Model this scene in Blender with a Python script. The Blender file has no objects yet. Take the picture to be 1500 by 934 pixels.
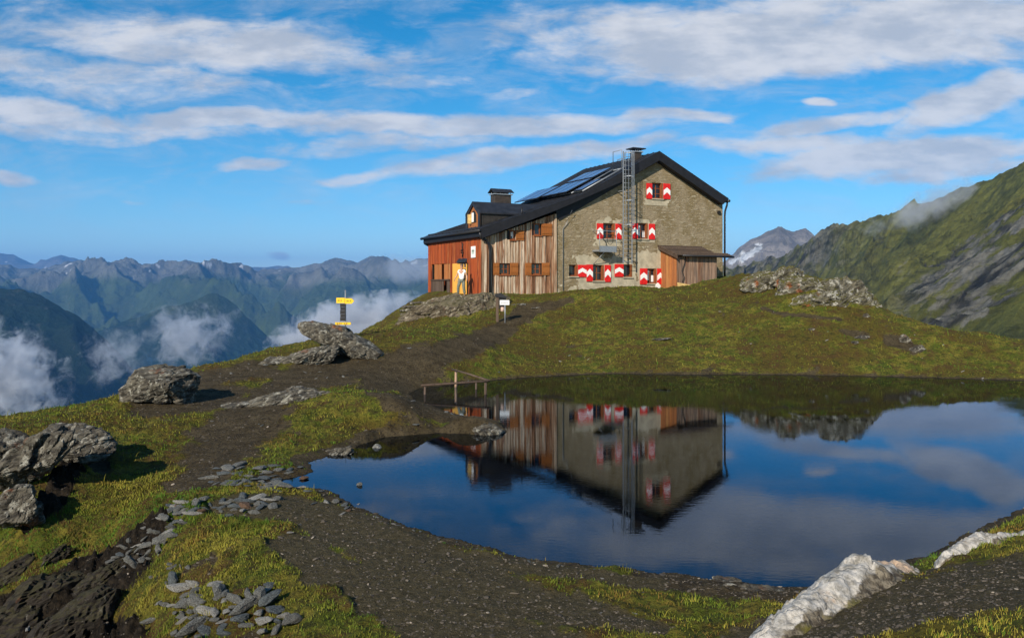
import bpy, bmesh, math, random
import numpy as np
from mathutils import Vector, Matrix
R = math.radians
sc = bpy.context.scene
C = sc.collection
random.seed(7)
rng = np.random.default_rng(7)

# ------------------------------------------------------------------ camera
F, HOR, EYE = 1225.0, 420.0, 3.3          # focal length in pixels of the 1500 px frame, horizon row, eye height over the lake
cam_d = bpy.data.cameras.new("camera"); cam = bpy.data.objects.new("camera", cam_d); C.objects.link(cam)
cam.location = (0, 0, EYE); cam.rotation_euler = (R(90), 0, 0)
cam_d.sensor_width = 36; cam_d.lens = F / 1500 * 36
cam_d.shift_y = -(467 - HOR) / 1500
cam_d.clip_start = 0.1; cam_d.clip_end = 80000
sc.camera = cam
sc.render.resolution_x = 1024; sc.render.resolution_y = 637

# ------------------------------------------------------------------ sun, sky, exposure
SUN_EL, SUN_AZ = R(27), R(205)            # azimuth measured from +Y towards +X
sd = Vector((math.sin(SUN_AZ) * math.cos(SUN_EL), math.cos(SUN_AZ) * math.cos(SUN_EL), math.sin(SUN_EL)))
ld = bpy.data.lights.new("sun", 'SUN'); ld.energy = 5.0; ld.angle = R(0.5); ld.color = (1, 0.90, 0.76)
lo = bpy.data.objects.new("sun", ld); C.objects.link(lo); lo.rotation_euler = sd.to_track_quat('Z', 'Y').to_euler()
sc.view_settings.view_transform = 'Standard'; sc.view_settings.look = 'None'
sc.view_settings.exposure = 0.26; sc.view_settings.gamma = 1
sc.cycles.use_denoising = True
sc.cycles.max_bounces = 6; sc.cycles.diffuse_bounces = 2; sc.cycles.glossy_bounces = 3
sc.cycles.transparent_max_bounces = 12; sc.cycles.volume_bounces = 2
sc.cycles.volume_max_steps = 160; sc.cycles.volume_step_rate = .45

class N:
    """small helper round a node tree"""
    def __init__(s, nt):
        s.nt = nt; s.n = nt.nodes; s.l = nt.links
    def new(s, t, ins=None, **kw):
        nd = s.n.new(t)
        for k, v in kw.items(): setattr(nd, k, v)
        if ins:
            for k, v in ins.items(): s.put(nd.inputs[k], v)
        return nd
    def put(s, sock, v):
        if isinstance(v, bpy.types.NodeSocket): s.l.new(v, sock)
        elif isinstance(v, bpy.types.Node): s.l.new(v.outputs[0], sock)
        else:
            try: sock.default_value = v
            except Exception: sock.default_value = (*v, 1)
    def math(s, op, a, b=0.0, c=0.0, clamp=False):
        nd = s.n.new('ShaderNodeMath'); nd.operation = op; nd.use_clamp = clamp
        for i, v in enumerate((a, b, c)): s.put(nd.inputs[i], v)
        return nd.outputs[0]
    def mix(s, f, a, b, mode='MIX'):
        nd = s.n.new('ShaderNodeMix'); nd.data_type = 'RGBA'; nd.blend_type = mode
        s.put(nd.inputs[0], f)
        for i, v in ((6, a), (7, b)):
            if isinstance(v, (tuple, list)): v = (*v[:3], 1)
            s.put(nd.inputs[i], v)
        return nd.outputs[2]
    def noise(s, vec, scale, detail=4, rough=.55, dist=0.0, out='Fac'):
        nd = s.new('ShaderNodeTexNoise', {'Scale': scale, 'Detail': detail, 'Roughness': rough, 'Distortion': dist})
        if vec is not None: s.put(nd.inputs['Vector'], vec)
        return nd.outputs[out]
    def vor(s, vec, scale, feature='F1', out='Distance'):
        nd = s.new('ShaderNodeTexVoronoi', {'Scale': scale}, feature=feature)
        if vec is not None: s.put(nd.inputs['Vector'], vec)
        return nd.outputs[out]
    def ramp(s, v, a, b, lo=0.0, hi=1.0, smooth=True):
        nd = s.n.new('ShaderNodeMapRange'); nd.interpolation_type = 'SMOOTHSTEP' if smooth else 'LINEAR'
        s.put(nd.inputs[0], v)
        for i, x in enumerate((a, b, lo, hi)): s.put(nd.inputs[i + 1], x)
        return nd.outputs[0]
    def mapping(s, vec, loc=(0, 0, 0), rot=(0, 0, 0), scale=(1, 1, 1)):
        nd = s.new('ShaderNodeMapping', {'Vector': vec, 'Location': loc, 'Rotation': rot, 'Scale': scale})
        return nd.outputs[0]

w = bpy.data.worlds.new("World"); sc.world = w; w.use_nodes = True
n = N(w.node_tree); n.n.clear()
sky = n.new('ShaderNodeTexSky', sky_type='NISHITA', sun_disc=False, sun_elevation=SUN_EL, sun_rotation=SUN_AZ,
            altitude=2600, air_density=1.0, dust_density=0.15, ozone_density=2.2)
tc = n.new('ShaderNodeTexCoord')
sep = n.new('ShaderNodeSeparateXYZ', {0: tc.outputs['Generated']})
yy = n.math('MAXIMUM', n.math('ABSOLUTE', sep.outputs[1]), 0.25)
a_ = n.math('DIVIDE', sep.outputs[0], yy); b_ = n.math('DIVIDE', sep.outputs[2], yy)
AB = n.new('ShaderNodeCombineXYZ', {0: a_, 1: b_, 2: 0.0}).outputs[0]
# cloud banks: centre azimuth/elevation tangents, half sizes, tilt, weight
def deg(px, py): return (px - 750) / F, (HOR - py) / F
banks = [((1180, 70), (470, 62), 3, 1.05), ((1400, 25), (300, 50), 4, 1.0), ((690, 185), (400, 26), 1, .95), ((150, 190), (420, 26), -1, .75),
         ((230, 40), (360, 40), -6, .7), ((120, 110), (420, 50), -4, .72), ((760, 235), (320, 24), 7, .85), ((1330, 232), (330, 34), 4, 1.05),
         ((1420, 150), (170, 42), 24, 1.0), ((365, 244), (85, 13), 5, .8), ((1197, 152), (26, 9), 0, .9), ((15, 258), (60, 15), -2, .85),
         ((820, 30), (220, 40), 5, .6), ((520, 262), (80, 14), 5, .7), ((410, 378), (24, 10), 0, .75), ((570, 120), (240, 20), 2, .55),
         ((1000, 108), (260, 22), 4, .7), ((1440, 285), (90, 30), 10, .5), ((190, 290), (30, 5), 0, .55), ((460, 295), (80, 7), 4, .5), ((750, 135), (80, 12), 0, .6),
         ((300, 60), (420, 60), -5, .85), ((60, 170), (260, 30), -3, .9), ((330, 180), (300, 22), 0, .85), ((1060, 45), (420, 70), 5, .95), ((560, 215), (260, 22), 3, .7), ((1180, 215), (260, 22), -2, .8), ((1400, 250), (200, 30), 5, .9), ((1250, 180), (220, 20), 8, .8), ((980, 170), (160, 16), 2, .8)]
warp = n.new('ShaderNodeVectorMath', {0: n.noise(AB, 7, 3, .5, out='Color'), 1: (.5, .5, .5)}, operation='SUBTRACT')
warp = n.new('ShaderNodeVectorMath', {0: warp.outputs[0], 'Scale': .055}, operation='SCALE')
ABw = n.new('ShaderNodeVectorMath', {0: AB, 1: warp.outputs[0]}, operation='ADD').outputs[0]
tot = None
for (c, hs, tilt, wt) in banks:
    ca, cb = deg(*c)
    t = R(tilt)
    m1 = n.new('ShaderNodeVectorMath', {0: ABw, 1: (ca, cb, 0)}, operation='SUBTRACT').outputs[0]
    m2 = n.mapping(m1, rot=(0, 0, -t))
    m3 = n.new('ShaderNodeVectorMath', {0: m2, 1: (F / hs[0], F / hs[1], 1)}, operation='MULTIPLY').outputs[0]
    ln = n.new('ShaderNodeVectorMath', {0: m3}, operation='LENGTH').outputs['Value']
    v = n.ramp(ln, 1.35, .25, 0, wt)
    tot = v if tot is None else n.math('MAXIMUM', tot, v)
fa = n.noise(n.mapping(AB, rot=(0, 0, R(-6)), scale=(1, 3.2, 1)), 8.5, 10, .66, .5)
fb = n.noise(n.mapping(AB, rot=(0, 0, R(9)), scale=(1, 2.2, 1)), 30, 6, .6)
f_ = n.math('ADD', n.math('MULTIPLY', fa, .68), n.math('MULTIPLY', fb, .32))
dens = n.math('ADD', n.math('MULTIPLY', f_, 1.5), n.math('SUBTRACT', tot, 1.22))
cov = n.ramp(dens, -.16, .44, 0, .90)
veil = n.math('MULTIPLY', n.ramp(fa, .40, .72, 0, .34), n.ramp(b_, .02, .16))
cov = n.math('MAXIMUM', cov, veil)
tone = n.ramp(n.noise(n.mapping(AB, loc=(.0, .02, 0), scale=(1, 3, 1)), 9, 5, .6), .35, .65)
SKY_CLOUD_DARK, SKY_CLOUD_LIGHT = (4.8, 5.05, 5.5), (7.5, 7.35, 7.3)
hs = n.new('ShaderNodeHueSaturation', {'Hue': .488, 'Saturation': 1.42, 'Value': 1.20, 'Color': sky.outputs[0]})
ccol = n.mix(tone, SKY_CLOUD_DARK, SKY_CLOUD_LIGHT)
skyc = n.mix(cov, hs.outputs[0], ccol)
bg = n.new('ShaderNodeBackground', {'Color': skyc, 'Strength': .093})
n.l.new(bg.outputs[0], n.new('ShaderNodeOutputWorld').inputs[0])

# ------------------------------------------------------------------ noise in numpy
_perm = np.random.default_rng(11).permutation(4096).astype(np.int64)
_gr = np.random.default_rng(12).normal(size=(4096, 3)); _gr /= np.linalg.norm(_gr, axis=1)[:, None]
def _h(i, j, k): return _perm[(_perm[(_perm[i & 4095] + j) & 4095] + k) & 4095]
def perlin(P):
    P = np.asarray(P, float); I = np.floor(P).astype(np.int64); f = P - I
    u = f * f * f * (f * (f * 6 - 15) + 10); out = 0
    for dx in (0, 1):
        for dy in (0, 1):
            for dz in (0, 1):
                g = _gr[_h(I[:, 0] + dx, I[:, 1] + dy, I[:, 2] + dz)]
                d = (g * (f - np.array([dx, dy, dz]))).sum(1)
                wgt = (u[:, 0] if dx else 1 - u[:, 0]) * (u[:, 1] if dy else 1 - u[:, 1]) * (u[:, 2] if dz else 1 - u[:, 2])
                out = out + d * wgt
    return out * 1.5
def fbm(P, oct=4, gain=.5, lac=2.03):
    P = np.asarray(P, float); a, s, o = 1., 0, 0
    for i in range(oct):
        o = o + a * perlin(P * lac ** i + 17.3 * i); s += a; a *= gain
    return o / s
def ridged(P, oct=5, gain=.5):
    P = np.asarray(P, float); a, s, o = 1., 0, 0; prev = 1.
    for i in range(oct):
        r = 1 - np.abs(perlin(P * 2.07 ** i + 9.1 * i)); r = r * r
        o = o + a * r * prev; prev = np.clip(r * 1.4, 0, 1); s += a; a *= gain
    return o / s
def cell(P):
    """distance to the nearest jittered point and a random value per cell"""
    P = np.asarray(P, float); I = np.floor(P).astype(np.int64)
    best = np.full(len(P), 9.); best2 = np.full(len(P), 9.); val = np.zeros(len(P))
    for dx in (-1, 0, 1):
        for dy in (-1, 0, 1):
            for dz in (-1, 0, 1):
                J = I + np.array([dx, dy, dz]); hh = _h(J[:, 0], J[:, 1], J[:, 2])
                q = J + .5 + _gr[hh] * .42
                d = np.linalg.norm(P - q, axis=1)
                c = d < best
                best2 = np.where(c, best, np.minimum(best2, d)); val = np.where(c, hh / 4096., val); best = np.where(c, d, best)
    return best, best2, val
def sstep(a, b, x):
    t = np.clip((x - a) / (b - a), 0, 1); return t * t * (3 - 2 * t)

# ------------------------------------------------------------------ object helpers
def tag(o, label=None, cat=None, group=None, kind=None):
    if label: o['label'] = label
    if cat: o['category'] = cat
    if group: o['group'] = group
    if kind: o['kind'] = kind
    return o
def empty(name, loc=(0, 0, 0), rz=0):
    o = bpy.data.objects.new(name, None); C.objects.link(o); o.location = loc; o.rotation_euler = (0, 0, rz); o.empty_display_size = .2; return o
def mesh_np(name, V, Fc, mats=(), parent=None, smooth=True, attrs=None):
    """V (n,3), Fc (m,3|4) arrays -> one object"""
    me = bpy.data.meshes.new(name); V = np.asarray(V, np.float32); Fc = np.asarray(Fc, np.int32)
    me.vertices.add(len(V)); me.vertices.foreach_set('co', V.ravel())
    k = Fc.shape[1]; me.loops.add(Fc.size); me.loops.foreach_set('vertex_index', Fc.ravel())
    me.polygons.add(len(Fc)); me.polygons.foreach_set('loop_start', np.arange(0, Fc.size, k, dtype=np.int32))
    me.polygons.foreach_set('loop_total', np.full(len(Fc), k, np.int32))
    me.polygons.foreach_set('use_smooth', np.full(len(Fc), bool(smooth)))
    me.update(calc_edges=True)
    for an, col in (attrs or {}).items():
        a = me.color_attributes.new(an, 'FLOAT_COLOR', 'POINT')
        c4 = np.ones((len(V), 4), np.float32); c4[:, :col.shape[1]] = col; a.data.foreach_set('color', c4.ravel())
    for m in (mats if isinstance(mats, (list, tuple)) else [mats]): me.materials.append(m)
    o = bpy.data.objects.new(name, me); C.objects.link(o)
    if parent: o.parent = parent
    return o
class MB:
    """collects shapes, then links them as ONE mesh"""
    def __init__(s): s.v = []; s.f = []; s.m = []; s.t = []; s.sm = []
    def add(s, vs, fs, m=0, tone=None, smooth=False):
        b = len(s.v); s.v += [tuple(v) for v in vs]
        s.t += [random.random() if tone is None else tone] * len(vs)
        for f in fs: s.f.append([b + i for i in f]); s.m.append(m); s.sm.append(smooth)
    def box(s, a, b, m=0, tone=None):
        x0, y0, z0 = a; x1, y1, z1 = b
        if x0 > x1: x0, x1 = x1, x0
        if y0 > y1: y0, y1 = y1, y0
        if z0 > z1: z0, z1 = z1, z0
        t = random.random() if tone is None else tone
        s.add([(x0, y0, z0), (x1, y0, z0), (x1, y1, z0), (x0, y1, z0), (x0, y0, z1), (x1, y0, z1), (x1, y1, z1), (x0, y1, z1)],
              [(0, 3, 2, 1), (4, 5, 6, 7), (0, 1, 5, 4), (1, 2, 6, 5), (2, 3, 7, 6), (3, 0, 4, 7)], m, t)
    def prism(s, poly, y0, y1, m=0, tone=None, axis='y'):
        """polygon in (x,z) pushed from y0 to y1 (axis y), or in (y,z) pushed in x"""
        k = len(poly); t = random.random() if tone is None else tone
        P = [(p[0], y0, p[1]) for p in poly] + [(p[0], y1, p[1]) for p in poly]
        if axis == 'x': P = [(y, x, z) for (x, y, z) in P]
        s.add(P, [tuple(range(k)), tuple(range(2 * k - 1, k - 1, -1))] + [(i, i + k, (i + 1) % k + k, (i + 1) % k) for i in range(k)], m, t)
    def tube(s, pts, r, seg=8, m=0, tone=None, r1=None):
        pts = [Vector(p) for p in pts]; k = len(pts); vs = []; fs = []; t = random.random() if tone is None else tone
        up = None
        for i, p in enumerate(pts):
            d = (pts[min(i + 1, k - 1)] - pts[max(i - 1, 0)]).normalized()
            a = Vector((0, 0, 1)) if abs(d.z) < .9 else Vector((1, 0, 0))
            x = d.cross(a).normalized(); y = d.cross(x)
            rr = r if r1 is None else r + (r1 - r) * i / (k - 1)
            for j in range(seg):
                an = 2 * math.pi * j / seg; vs.append(p + (x * math.cos(an) + y * math.sin(an)) * rr)
        for i in range(k - 1):
            for j in range(seg):
                fs.append((i * seg + j, i * seg + (j + 1) % seg, (i + 1) * seg + (j + 1) % seg, (i + 1) * seg + j))
        fs += [tuple(range(seg - 1, -1, -1)), tuple((k - 1) * seg + j for j in range(seg))]
        s.add(vs, fs, m, t, True)
    def build(s, name, mats, parent=None, bevel=0):
        me = bpy.data.meshes.new(name); me.from_pydata(s.v, [], s.f); me.update()
        for m in (mats if isinstance(mats, (list, tuple)) else [mats]): me.materials.append(m)
        me.polygons.foreach_set('material_index', s.m); me.polygons.foreach_set('use_smooth', s.sm)
        a = me.color_attributes.new('tone', 'FLOAT_COLOR', 'POINT')
        c = np.ones((len(s.v), 4), np.float32); c[:, 0] = c[:, 1] = c[:, 2] = s.t; a.data.foreach_set('color', c.ravel())
        bm = bmesh.new(); bm.from_mesh(me); bmesh.ops.recalc_face_normals(bm, faces=bm.faces); bm.to_mesh(me); bm.free()
        o = bpy.data.objects.new(name, me); C.objects.link(o)
        if parent: o.parent = parent
        if bevel:
            b = o.modifiers.new('bevel', 'BEVEL'); b.width = bevel; b.segments = 2; b.limit_method = 'ANGLE'
        return o

# ------------------------------------------------------------------ materials
def mat(name):
    m = bpy.data.materials.new(name); m.use_nodes = True; nn = N(m.node_tree); nn.n.clear()
    out = nn.new('ShaderNodeOutputMaterial'); p = nn.new('ShaderNodeBsdfPrincipled'); nn.l.new(p.outputs[0], out.inputs[0])
    p.inputs['Roughness'].default_value = .8; p.inputs['Specular IOR Level'].default_value = .25
    return m, nn, p
def bump(nn, p, h, dist, strength=1.0, normal=None):
    b = nn.new('ShaderNodeBump', {'Height': h, 'Distance': dist, 'Strength': strength})
    if normal is not None: nn.put(b.inputs['Normal'], normal)
    nn.l.new(b.outputs[0], p.inputs['Normal']); return b.outputs[0]
def simple(name, col, rough=.7, metal=0, var=.25, scale=8, bumpd=0.0, spec=.3):
    m, nn, p = mat(name); o = nn.new('ShaderNodeTexCoord').outputs['Object']
    f = nn.noise(o, scale, 6, .6)
    p.inputs['Base Color'].default_value = (*col, 1)
    nn.put(p.inputs['Base Color'], nn.mix(nn.ramp(f, .3, .7), tuple(c * (1 - var) for c in col), tuple(min(1, c * (1 + var)) for c in col)))
    p.inputs['Roughness'].default_value = rough; p.inputs['Metallic'].default_value = metal; p.inputs['Specular IOR Level'].default_value = spec
    if bumpd: bump(nn, p, nn.noise(o, scale * 4, 5, .6), bumpd)
    return m

# weathered boards: the grain runs along z; each board has its own tone
def boards(name, cols, dark, grain=1.0):
    m, nn, p = mat(name); o = nn.new('ShaderNodeTexCoord').outputs['Object']
    t = nn.new('ShaderNodeAttribute', attribute_name='tone'); tv = t.outputs['Fac']
    jit = nn.new('ShaderNodeCombineXYZ', {0: nn.math('MULTIPLY', tv, 37.), 1: nn.math('MULTIPLY', tv, 11.), 2: nn.math('MULTIPLY', tv, 23.)}).outputs[0]
    q = nn.new('ShaderNodeVectorMath', {0: o, 1: jit}, operation='ADD').outputs[0]
    g1 = nn.noise(nn.mapping(q, scale=(22, 22, .7)), 1, 6, .65, .3)
    g2 = nn.noise(nn.mapping(q, scale=(4, 4, .45)), 1, 5, .6, .5)
    g3 = nn.noise(nn.mapping(q, scale=(60, 60, 2)), 1, 3, .6)
    r = nn.new('ShaderNodeValToRGB'); r.color_ramp.interpolation = 'LINEAR'
    k = len(cols)
    while len(r.color_ramp.elements) < k: r.color_ramp.elements.new(.5)
    for i, cc in enumerate(cols): r.color_ramp.elements[i].position = .12 + .76 * i / (k - 1); r.color_ramp.elements[i].color = (*cc, 1)
    nn.put(r.inputs[0], nn.math('ADD', nn.math('MULTIPLY', tv, .55), nn.math('MULTIPLY', nn.math('SUBTRACT', g2, .28), .95)))
    col = nn.mix(nn.math('MULTIPLY', nn.ramp(g1, .48, .70), .88 * grain), r.outputs[0], dark)
    col = nn.mix(nn.math('MULTIPLY', nn.ramp(g3, .55, .72), .35), col, dark)
    nn.put(p.inputs['Base Color'], col); p.inputs['Roughness'].default_value = .82
    bump(nn, p, nn.math('ADD', g1, nn.math('MULTIPLY', g3, .4)), .012)
    return m
M = {}
M['grey_boards'] = boards('weathered_boards', [(.10, .045, .022), (.30, .15, .078), (.44, .31, .205), (.66, .55, .42), (.26, .105, .045), (.72, .62, .49)], (.055, .028, .016))
M['red_boards'] = boards('red_boards', [(.13, .026, .010), (.32, .060, .015), (.40, .085, .020), (.19, .034, .010), (.48, .14, .038)], (.10, .025, .010), .7)
M['shed_boards'] = boards('shed_boards', [(.22, .085, .035), (.20, .125, .085), (.33, .22, .15), (.15, .105, .08), (.40, .26, .17)], (.05, .032, .022))
M['shed_side'] = boards('shed_side_boards', [(.44, .16, .045), (.30, .11, .04), (.50, .24, .08)], (.10, .035, .016), .8)
M['old_timber'] = boards('old_timber', [(.06, .04, .03), (.10, .068, .048), (.14, .10, .075)], (.03, .02, .015))
M['shutter_wood'] = boards('shutter_wood', [(.33, .11, .025), (.27, .09, .02), (.38, .14, .035)], (.16, .05, .015), .5)
M['door_wood'] = boards('door_wood', [(.72, .36, .06), (.78, .42, .09)], (.50, .22, .03), .4)
M['pale_plank'] = simple('fresh_plank', (.62, .42, .16), .7)
M['roof'] = simple('black_roof_sheet', (.020, .021, .026), .5, 0, .35, 3, .002, .4)
M['fascia'] = simple('black_fascia', (.013, .013, .016), .6, 0, .3, 4)
M['dormer_metal'] = simple('dark_brown_sheet', (.032, .028, .024), .6, 0, .3, 5)
M['chimney'] = simple('dark_chimney_sheet', (.045, .036, .03), .65, 0, .3, 5)
M['steel'] = simple('galvanised_steel', (.30, .32, .34), .5, .5, .15, 12)
M['white_paint'] = simple('white_paint', (.80, .79, .76), .6, 0, .05, 10)
M['red_paint'] = simple('red_paint', (.62, .016, .014), .55, 0, .18, 9)
M['plaster'] = simple('pale_plaster', (.40, .35, .25), .9, 0, .22, 2.4, .012)
M['frame_wood'] = simple('window_frame_wood', (.22, .065, .02), .6, 0, .25, 14)
M['frame_dark'] = simple('dark_window_frame', (.09, .045, .025), .6, 0, .25, 14)
M['black'] = simple('black_paint', (.015, .014, .014), .6)
M['yellow'] = simple('yellow_sign_paint', (.80, .50, .015), .5, 0, .06, 12)
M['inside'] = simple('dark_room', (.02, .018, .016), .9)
M['gutter'] = simple('dark_gutter_metal', (.03, .03, .033), .4, .3, .2, 8)
m, nn, p = mat('window_glass'); p.inputs['Base Color'].default_value = (.012, .016, .022, 1); p.inputs['Roughness'].default_value = .06; p.inputs['Specular IOR Level'].default_value = .6; M['glass'] = m
m, nn, p = mat('solar_cells'); o = nn.new('ShaderNodeTexCoord').outputs['Object']
br = nn.new('ShaderNodeTexBrick', {'Vector': o, 'Color1': (.022, .075, .22, 1), 'Color2': (.028, .095, .27, 1), 'Mortar': (.25, .3, .4, 1), 'Scale': 1., 'Mortar Size': .012, 'Brick Width': .16, 'Row Height': .16}, offset=0.0)
nn.put(p.inputs['Base Color'], br.outputs[0]); p.inputs['Roughness'].default_value = .16; p.inputs['Specular IOR Level'].default_value = .7; M['solar'] = m

# rubble masonry, half rendered
m, nn, p = mat('rubble_stone_wall'); o = nn.new('ShaderNodeTexCoord').outputs['Object']
ow = nn.new('ShaderNodeVectorMath', {0: o, 1: nn.new('ShaderNodeVectorMath', {0: nn.noise(o, 1.3, 3, out='Color'), 'Scale': .5}, operation='SCALE').outputs[0]}, operation='ADD').outputs[0]
st = nn.mapping(ow, scale=(2.4, 2.4, 5.5))
d1 = nn.vor(st, 1.0, 'DISTANCE_TO_EDGE'); cc = nn.new('ShaderNodeTexVoronoi', {'Vector': st, 'Scale': 1.0}).outputs['Color']
sepc = nn.new('ShaderNodeSeparateColor', {0: cc}).outputs[0]
f1 = nn.noise(ow, 1.1, 6, .65); f2 = nn.noise(nn.mapping(o, rot=(0, .5, 0), scale=(1, 1, 3)), 2.8, 7, .7); f3 = nn.noise(o, 14, 5, .65)
base = nn.mix(sepc, (.235, .185, .115), (.285, .23, .15))
base = nn.mix(nn.ramp(f1, .38, .62), base, (.19, .145, .075))
pale = nn.math('MULTIPLY', nn.ramp(f2, .50, .70), nn.ramp(f1, .33, .60, .3, 1.0))
base = nn.mix(pale, base, (.52, .46, .35))
base = nn.mix(nn.math('MULTIPLY', nn.ramp(f3, .52, .66), .5), base, (.10, .075, .045))
nn.put(p.inputs['Base Color'], base); p.inputs['Roughness'].default_value = .92
hgt = nn.math('ADD', nn.math('MULTIPLY', nn.ramp(d1, 0, .2), .16), nn.math('ADD', nn.math('MULTIPLY', f2, 1.0), nn.math('MULTIPLY', f3, .35)))
bump(nn, p, hgt, .055); M['stone'] = m

def rock_mat(name, base, pale, dark, rust=.5, moss=.0, sdir=(0, 0, 0), paleamt=.5, bscale=1.0):
    m, nn, p = mat(name); o = nn.new('ShaderNodeTexCoord').outputs['Object']
    q = nn.mapping(o, rot=sdir)
    layers = nn.noise(nn.mapping(q, scale=(1.3, 1.3, 6)), 2.2 * bscale, 8, .72, .4)
    pits = nn.noise(o, 16 * bscale, 8, .75)
    a = nn.noise(o, 2.0 * bscale, 5, .65, .4); bl = nn.noise(o, 7.0 * bscale, 6, .7, .2)
    rs = nn.noise(nn.new('ShaderNodeVectorMath', {0: o, 1: (7, 3, 5)}, operation='ADD').outputs[0], 1.7 * bscale, 4, .6)
    col = nn.mix(nn.ramp(layers, .38, .62), dark, base)
    pm = nn.math('MULTIPLY', nn.ramp(bl, .60 - .2 * paleamt, .72 - .2 * paleamt), nn.ramp(a, .30, .58, .35, 1))
    col = nn.mix(pm, col, pale)
    col = nn.mix(nn.math('MULTIPLY', nn.ramp(rs, .62, .70), rust), col, (.30, .085, .02))
    col = nn.mix(nn.ramp(pits, .60, .74, 0, .7), col, dark)
    if moss:
        g = nn.new('ShaderNodeNewGeometry').outputs['Normal']; gz = nn.new('ShaderNodeSeparateXYZ', {0: g}).outputs[2]
        mm = nn.math('MULTIPLY', nn.ramp(nn.math('ADD', gz, nn.math('MULTIPLY', a, .9)), 1.02, 1.25), moss)
        col = nn.mix(mm, col, (.105, .095, .018))
    nn.put(p.inputs['Base Color'], col); p.inputs['Roughness'].default_value = .9
    bump(nn, p, nn.math('ADD', nn.math('MULTIPLY', layers, 1.0), nn.math('MULTIPLY', pits, .45)), .10 / bscale)
    return m
M['schist'] = rock_mat('lichen_schist', (.180, .160, .122), (.43, .41, .34), (.038, .033, .026), .5, 0, (.25, .35, 0), .42, .8)
M['schist_fine'] = rock_mat('lichen_schist_small', (.21, .21, .19), (.42, .42, .38), (.06, .058, .052), .35, 0, (.1, .1, 0), .4, 3.0)
M['outcrop'] = rock_mat('outcrop_schist', (.19, .17, .12), (.52, .50, .43), (.045, .04, .03), .8, 1.0, (.2, .55, 0), .5, .5)
M['slab'] = rock_mat('slanted_schist', (.20, .165, .115), (.40, .36, .28), (.05, .038, .026), .15, .35, (.0, .5, 0), .3, .7)
M['dark_rock'] = rock_mat('wet_dark_rock', (.045, .036, .027), (.13, .12, .10), (.012, .010, .008), .2, .2, (.1, .4, 0), .1, 1.6)
m, nn, p = mat('white_quartz'); o = nn.new('ShaderNodeTexCoord').outputs['Object']
a = nn.noise(o, 1.6, 6, .6, .3); b = nn.noise(o, 11, 7, .7); ck = nn.vor(nn.new('ShaderNodeVectorMath', {0: nn.mapping(o, scale=(1, 1.6, 1)), 1: nn.new('ShaderNodeVectorMath', {0: nn.noise(o, 2.5, 4, out='Color'), 'Scale': .55}, operation='SCALE').outputs[0]}, operation='ADD').outputs[0], 2.6, 'DISTANCE_TO_EDGE')
at = nn.new('ShaderNodeAttribute', attribute_name='skin').outputs['Fac']
wh = nn.mix(nn.ramp(b, .40, .62), (.50, .475, .43), (.24, .225, .195)); wh = nn.mix(nn.ramp(a, .54, .66), wh, (.46, .34, .24))
wh = nn.mix(nn.ramp(nn.math('ADD', ck, nn.math('MULTIPLY', b, .03)),   .012, .002, 0, .4), wh, (.22, .19, .16))
dk = nn.mix(nn.ramp(b, .40, .62), (.050, .040, .028), (.22, .19, .14)); dk = nn.mix(nn.ramp(a, .5, .62), dk, (.10, .09, .02))
nn.put(p.inputs['Base Color'], nn.mix(nn.ramp(nn.math('ADD', at, nn.math('MULTIPLY', nn.math('SUBTRACT', b, .5), .5)), .44, .54), wh, dk))
bump(nn, p, nn.math('ADD', nn.math('MULTIPLY', b, .8), nn.math('MULTIPLY', nn.ramp(ck, 0, .06), .18)), .035); M['quartz'] = m

# ground: masks are stored on the mesh (r bare earth, g wet black ravine, b gravel, second attribute grass tint)
m, nn, p = mat('ground_cover'); o = nn.new('ShaderNodeTexCoord').outputs['Object']
at = nn.new('ShaderNodeAttribute', attribute_name='cover'); sp = nn.new('ShaderNodeSeparateColor', {0: at.outputs['Color']})
n1 = nn.noise(o, .45, 5, .6); n2 = nn.noise(o, 2.3, 7, .65); n3 = nn.noise(o, 13, 6, .7); n4 = nn.noise(o, 55, 4, .7)
g = nn.mix(nn.ramp(n2, .42, .60), (.100, .120, .014), (.225, .190, .030))
g = nn.mix(nn.ramp(n1, .45, .56), g, nn.mix(n2, (.150, .085, .020), (.095, .108, .013)))
g = nn.mix(nn.ramp(nn.noise(nn.mapping(o, loc=(8, 1, 4)), .9, 6, .65), .54, .66, 0, .5), g, (.070, .115, .014))
g = nn.mix(nn.ramp(nn.noise(nn.mapping(o, loc=(1, 5, 2)), 4.2, 7, .72), .53, .62, 0, .8), g, (.034, .032, .011)); g = nn.mix(nn.ramp(n3, .47, .64, 0, .85), g, (.030, .030, .010))
g = nn.mix(nn.ramp(nn.noise(nn.mapping(o, loc=(3, 9, 2), scale=(1, 1, 1)), 1.7, 8, .74), .50, .60, 0, .85), g, (.095, .054, .020))
e = nn.mix(nn.ramp(n2, .35, .65), (.062, .046, .023), (.115, .088, .048)); e = nn.mix(nn.ramp(n3, .45, .7), e, (.024, .017, .012)); e = nn.mix(nn.ramp(n4, .62, .72, 0, .8), e, (.13, .115, .095))
gr = nn.mix(nn.ramp(n3, .35, .65), (.064, .052, .026), (.118, .096, .052)); gr = nn.mix(nn.ramp(n4, .60, .72, 0, .45), gr, (.16, .14, .10)); gr = nn.mix(nn.ramp(n4, .42, .32, 0, .7), gr, (.015, .013, .011))
wt_ = nn.mix(nn.ramp(n3, .4, .65), (.010, .008, .006), (.040, .030, .020))
edge = nn.math('MULTIPLY', nn.math('SUBTRACT', nn.math('ADD', nn.math('MULTIPLY', n2, .6), nn.math('MULTIPLY', n3, .4)), .5), 1.1)
c = nn.mix(nn.ramp(nn.math('ADD', sp.outputs[0], edge), .42, .60), g, e)
c = nn.mix(nn.ramp(nn.math('ADD', sp.outputs[2], edge), .40, .60), c, gr)
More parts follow.
